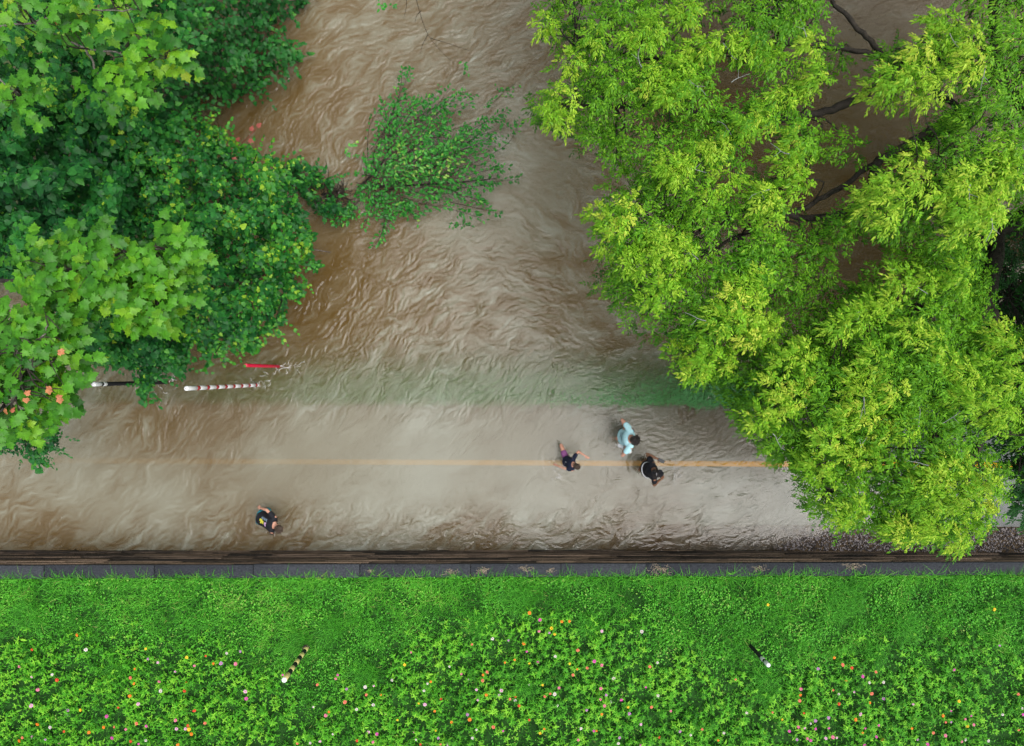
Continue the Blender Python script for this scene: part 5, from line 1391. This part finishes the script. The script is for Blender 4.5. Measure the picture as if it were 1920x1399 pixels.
def squiggle(px, py, ang, L, n):
    L *= .5; n = max(3, int(n * .8))
    for k in range(n):
        p = np.array(P(px + rng.normal(0, 9), py + rng.normal(0, 6), .008)); a = ang + rng.normal(0, .9); pts = [p]
        for s in range(5):
            pts.append(pts[-1] + np.array([np.cos(a), np.sin(a), 0]) * L / 5 * rng.uniform(.5, 1.3)); a += rng.normal(0, .8)
        pts = np.array(pts); pts[:, 2] = .016 + rng.uniform(0, .012, 6)
        g.tube(pts, np.concatenate([[.001], rng.uniform(.002, .006, 4), [.001]]), 5)
        for s in range(3): q = pts[rng.integers(0, 6)] + rng.normal(0, .04, 3) * [1, 1, 0] + [0, 0, .005]; rr = rng.uniform(.003, .008); g.ball(q, (rr, rr, rr * .7), nu=6, nv=4)


for a in ((529, 687, .4, .35, 12), (545, 684, .2, .4, 7), (488, 722, .9, .35, 11), (497, 708, 1.1, .4, 6), (318, 714, .8, .25, 8), (308, 728, -1.3, .35, 6), (1263, 873, -1.2, .45, 7), (1258, 890, -.9, .4, 9), (1272, 892, -.1, .3, 5), (1250, 862, 1.0, .3, 4),
          (1052, 888, -.6, .22, 7), (1046, 896, .9, .2, 6), (1050, 880, 1.0, .2, 4), (505, 1004, .2, .2, 5), (1155, 842, .8, .1, 2)): squiggle(*a)
tag(g.build('foam', surf_mat('foam_white', (.62, .6, .55), (.8, .8, .78), 30, .5, 0), None, True), 'thin white splashes round the posts and the wading people', 'foam', kind='stuff')
# ------------------------------------------------------------------ light, sky, camera
EL, AZ = R(72), R(105)                                # sun height and bearing (0 = +Y, clockwise)
w = bpy.data.worlds.new('World'); sc.world = w; w.use_nodes = True
nt = w.node_tree; nt.nodes.clear()
sky = nt.nodes.new('ShaderNodeTexSky'); sky.sky_type = 'NISHITA'; sky.sun_disc = False
sky.sun_elevation = EL; sky.sun_rotation = AZ; sky.dust_density = 4; sky.ozone_density = 1; sky.air_density = 1
hs = nt.nodes.new('ShaderNodeHueSaturation'); hs.inputs['Saturation'].default_value = .38
bg = nt.nodes.new('ShaderNodeBackground'); bg.inputs['Strength'].default_value = .15
ow = nt.nodes.new('ShaderNodeOutputWorld')
nt.links.new(sky.outputs[0], hs.inputs['Color']); nt.links.new(hs.outputs[0], bg.inputs['Color']); nt.links.new(bg.outputs[0], ow.inputs['Surface'])
sl = bpy.data.lights.new('sun', 'SUN'); sl.energy = 1.5; sl.angle = R(62); sl.color = (1, .975, .93)
so = bpy.data.objects.new('sun', sl); COL.objects.link(so)
dirv = Vector((math.sin(AZ) * math.cos(EL), math.cos(AZ) * math.cos(EL), math.sin(EL)))
so.rotation_euler = dirv.to_track_quat('Z', 'Y').to_euler(); so.location = dirv * 40

cam = bpy.data.cameras.new('camera'); co = bpy.data.objects.new('camera', cam); COL.objects.link(co)
cam.sensor_fit = 'HORIZONTAL'; cam.sensor_width = 36; cam.lens = F / 1920 * 36
cam.shift_x = (960 - CX) / 1920; cam.shift_y = -(699.5 - CY) / 1920
cam.clip_end = 1000; cam.clip_start = .1
co.location = (0, 0, H); co.rotation_euler = (0, 0, 0)
sc.camera = co
sc.view_settings.view_transform = 'Standard'; sc.view_settings.look = 'None'
sc.view_settings.exposure = .55; sc.view_settings.gamma = 1
sc.render.engine = 'CYCLES'
sc.cycles.use_denoising = True
sc.cycles.denoiser = 'OPENIMAGEDENOISE'; sc.cycles.denoising_input_passes = 'RGB'
sc.cycles.max_bounces = 8; sc.cycles.transparent_max_bounces = 12; sc.cycles.diffuse_bounces = 3; sc.cycles.glossy_bounces = 2; sc.cycles.transmission_bounces = 4
sc.cycles.caustics_reflective = False; sc.cycles.caustics_refractive = False
sc.cycles.sample_clamp_indirect = 4
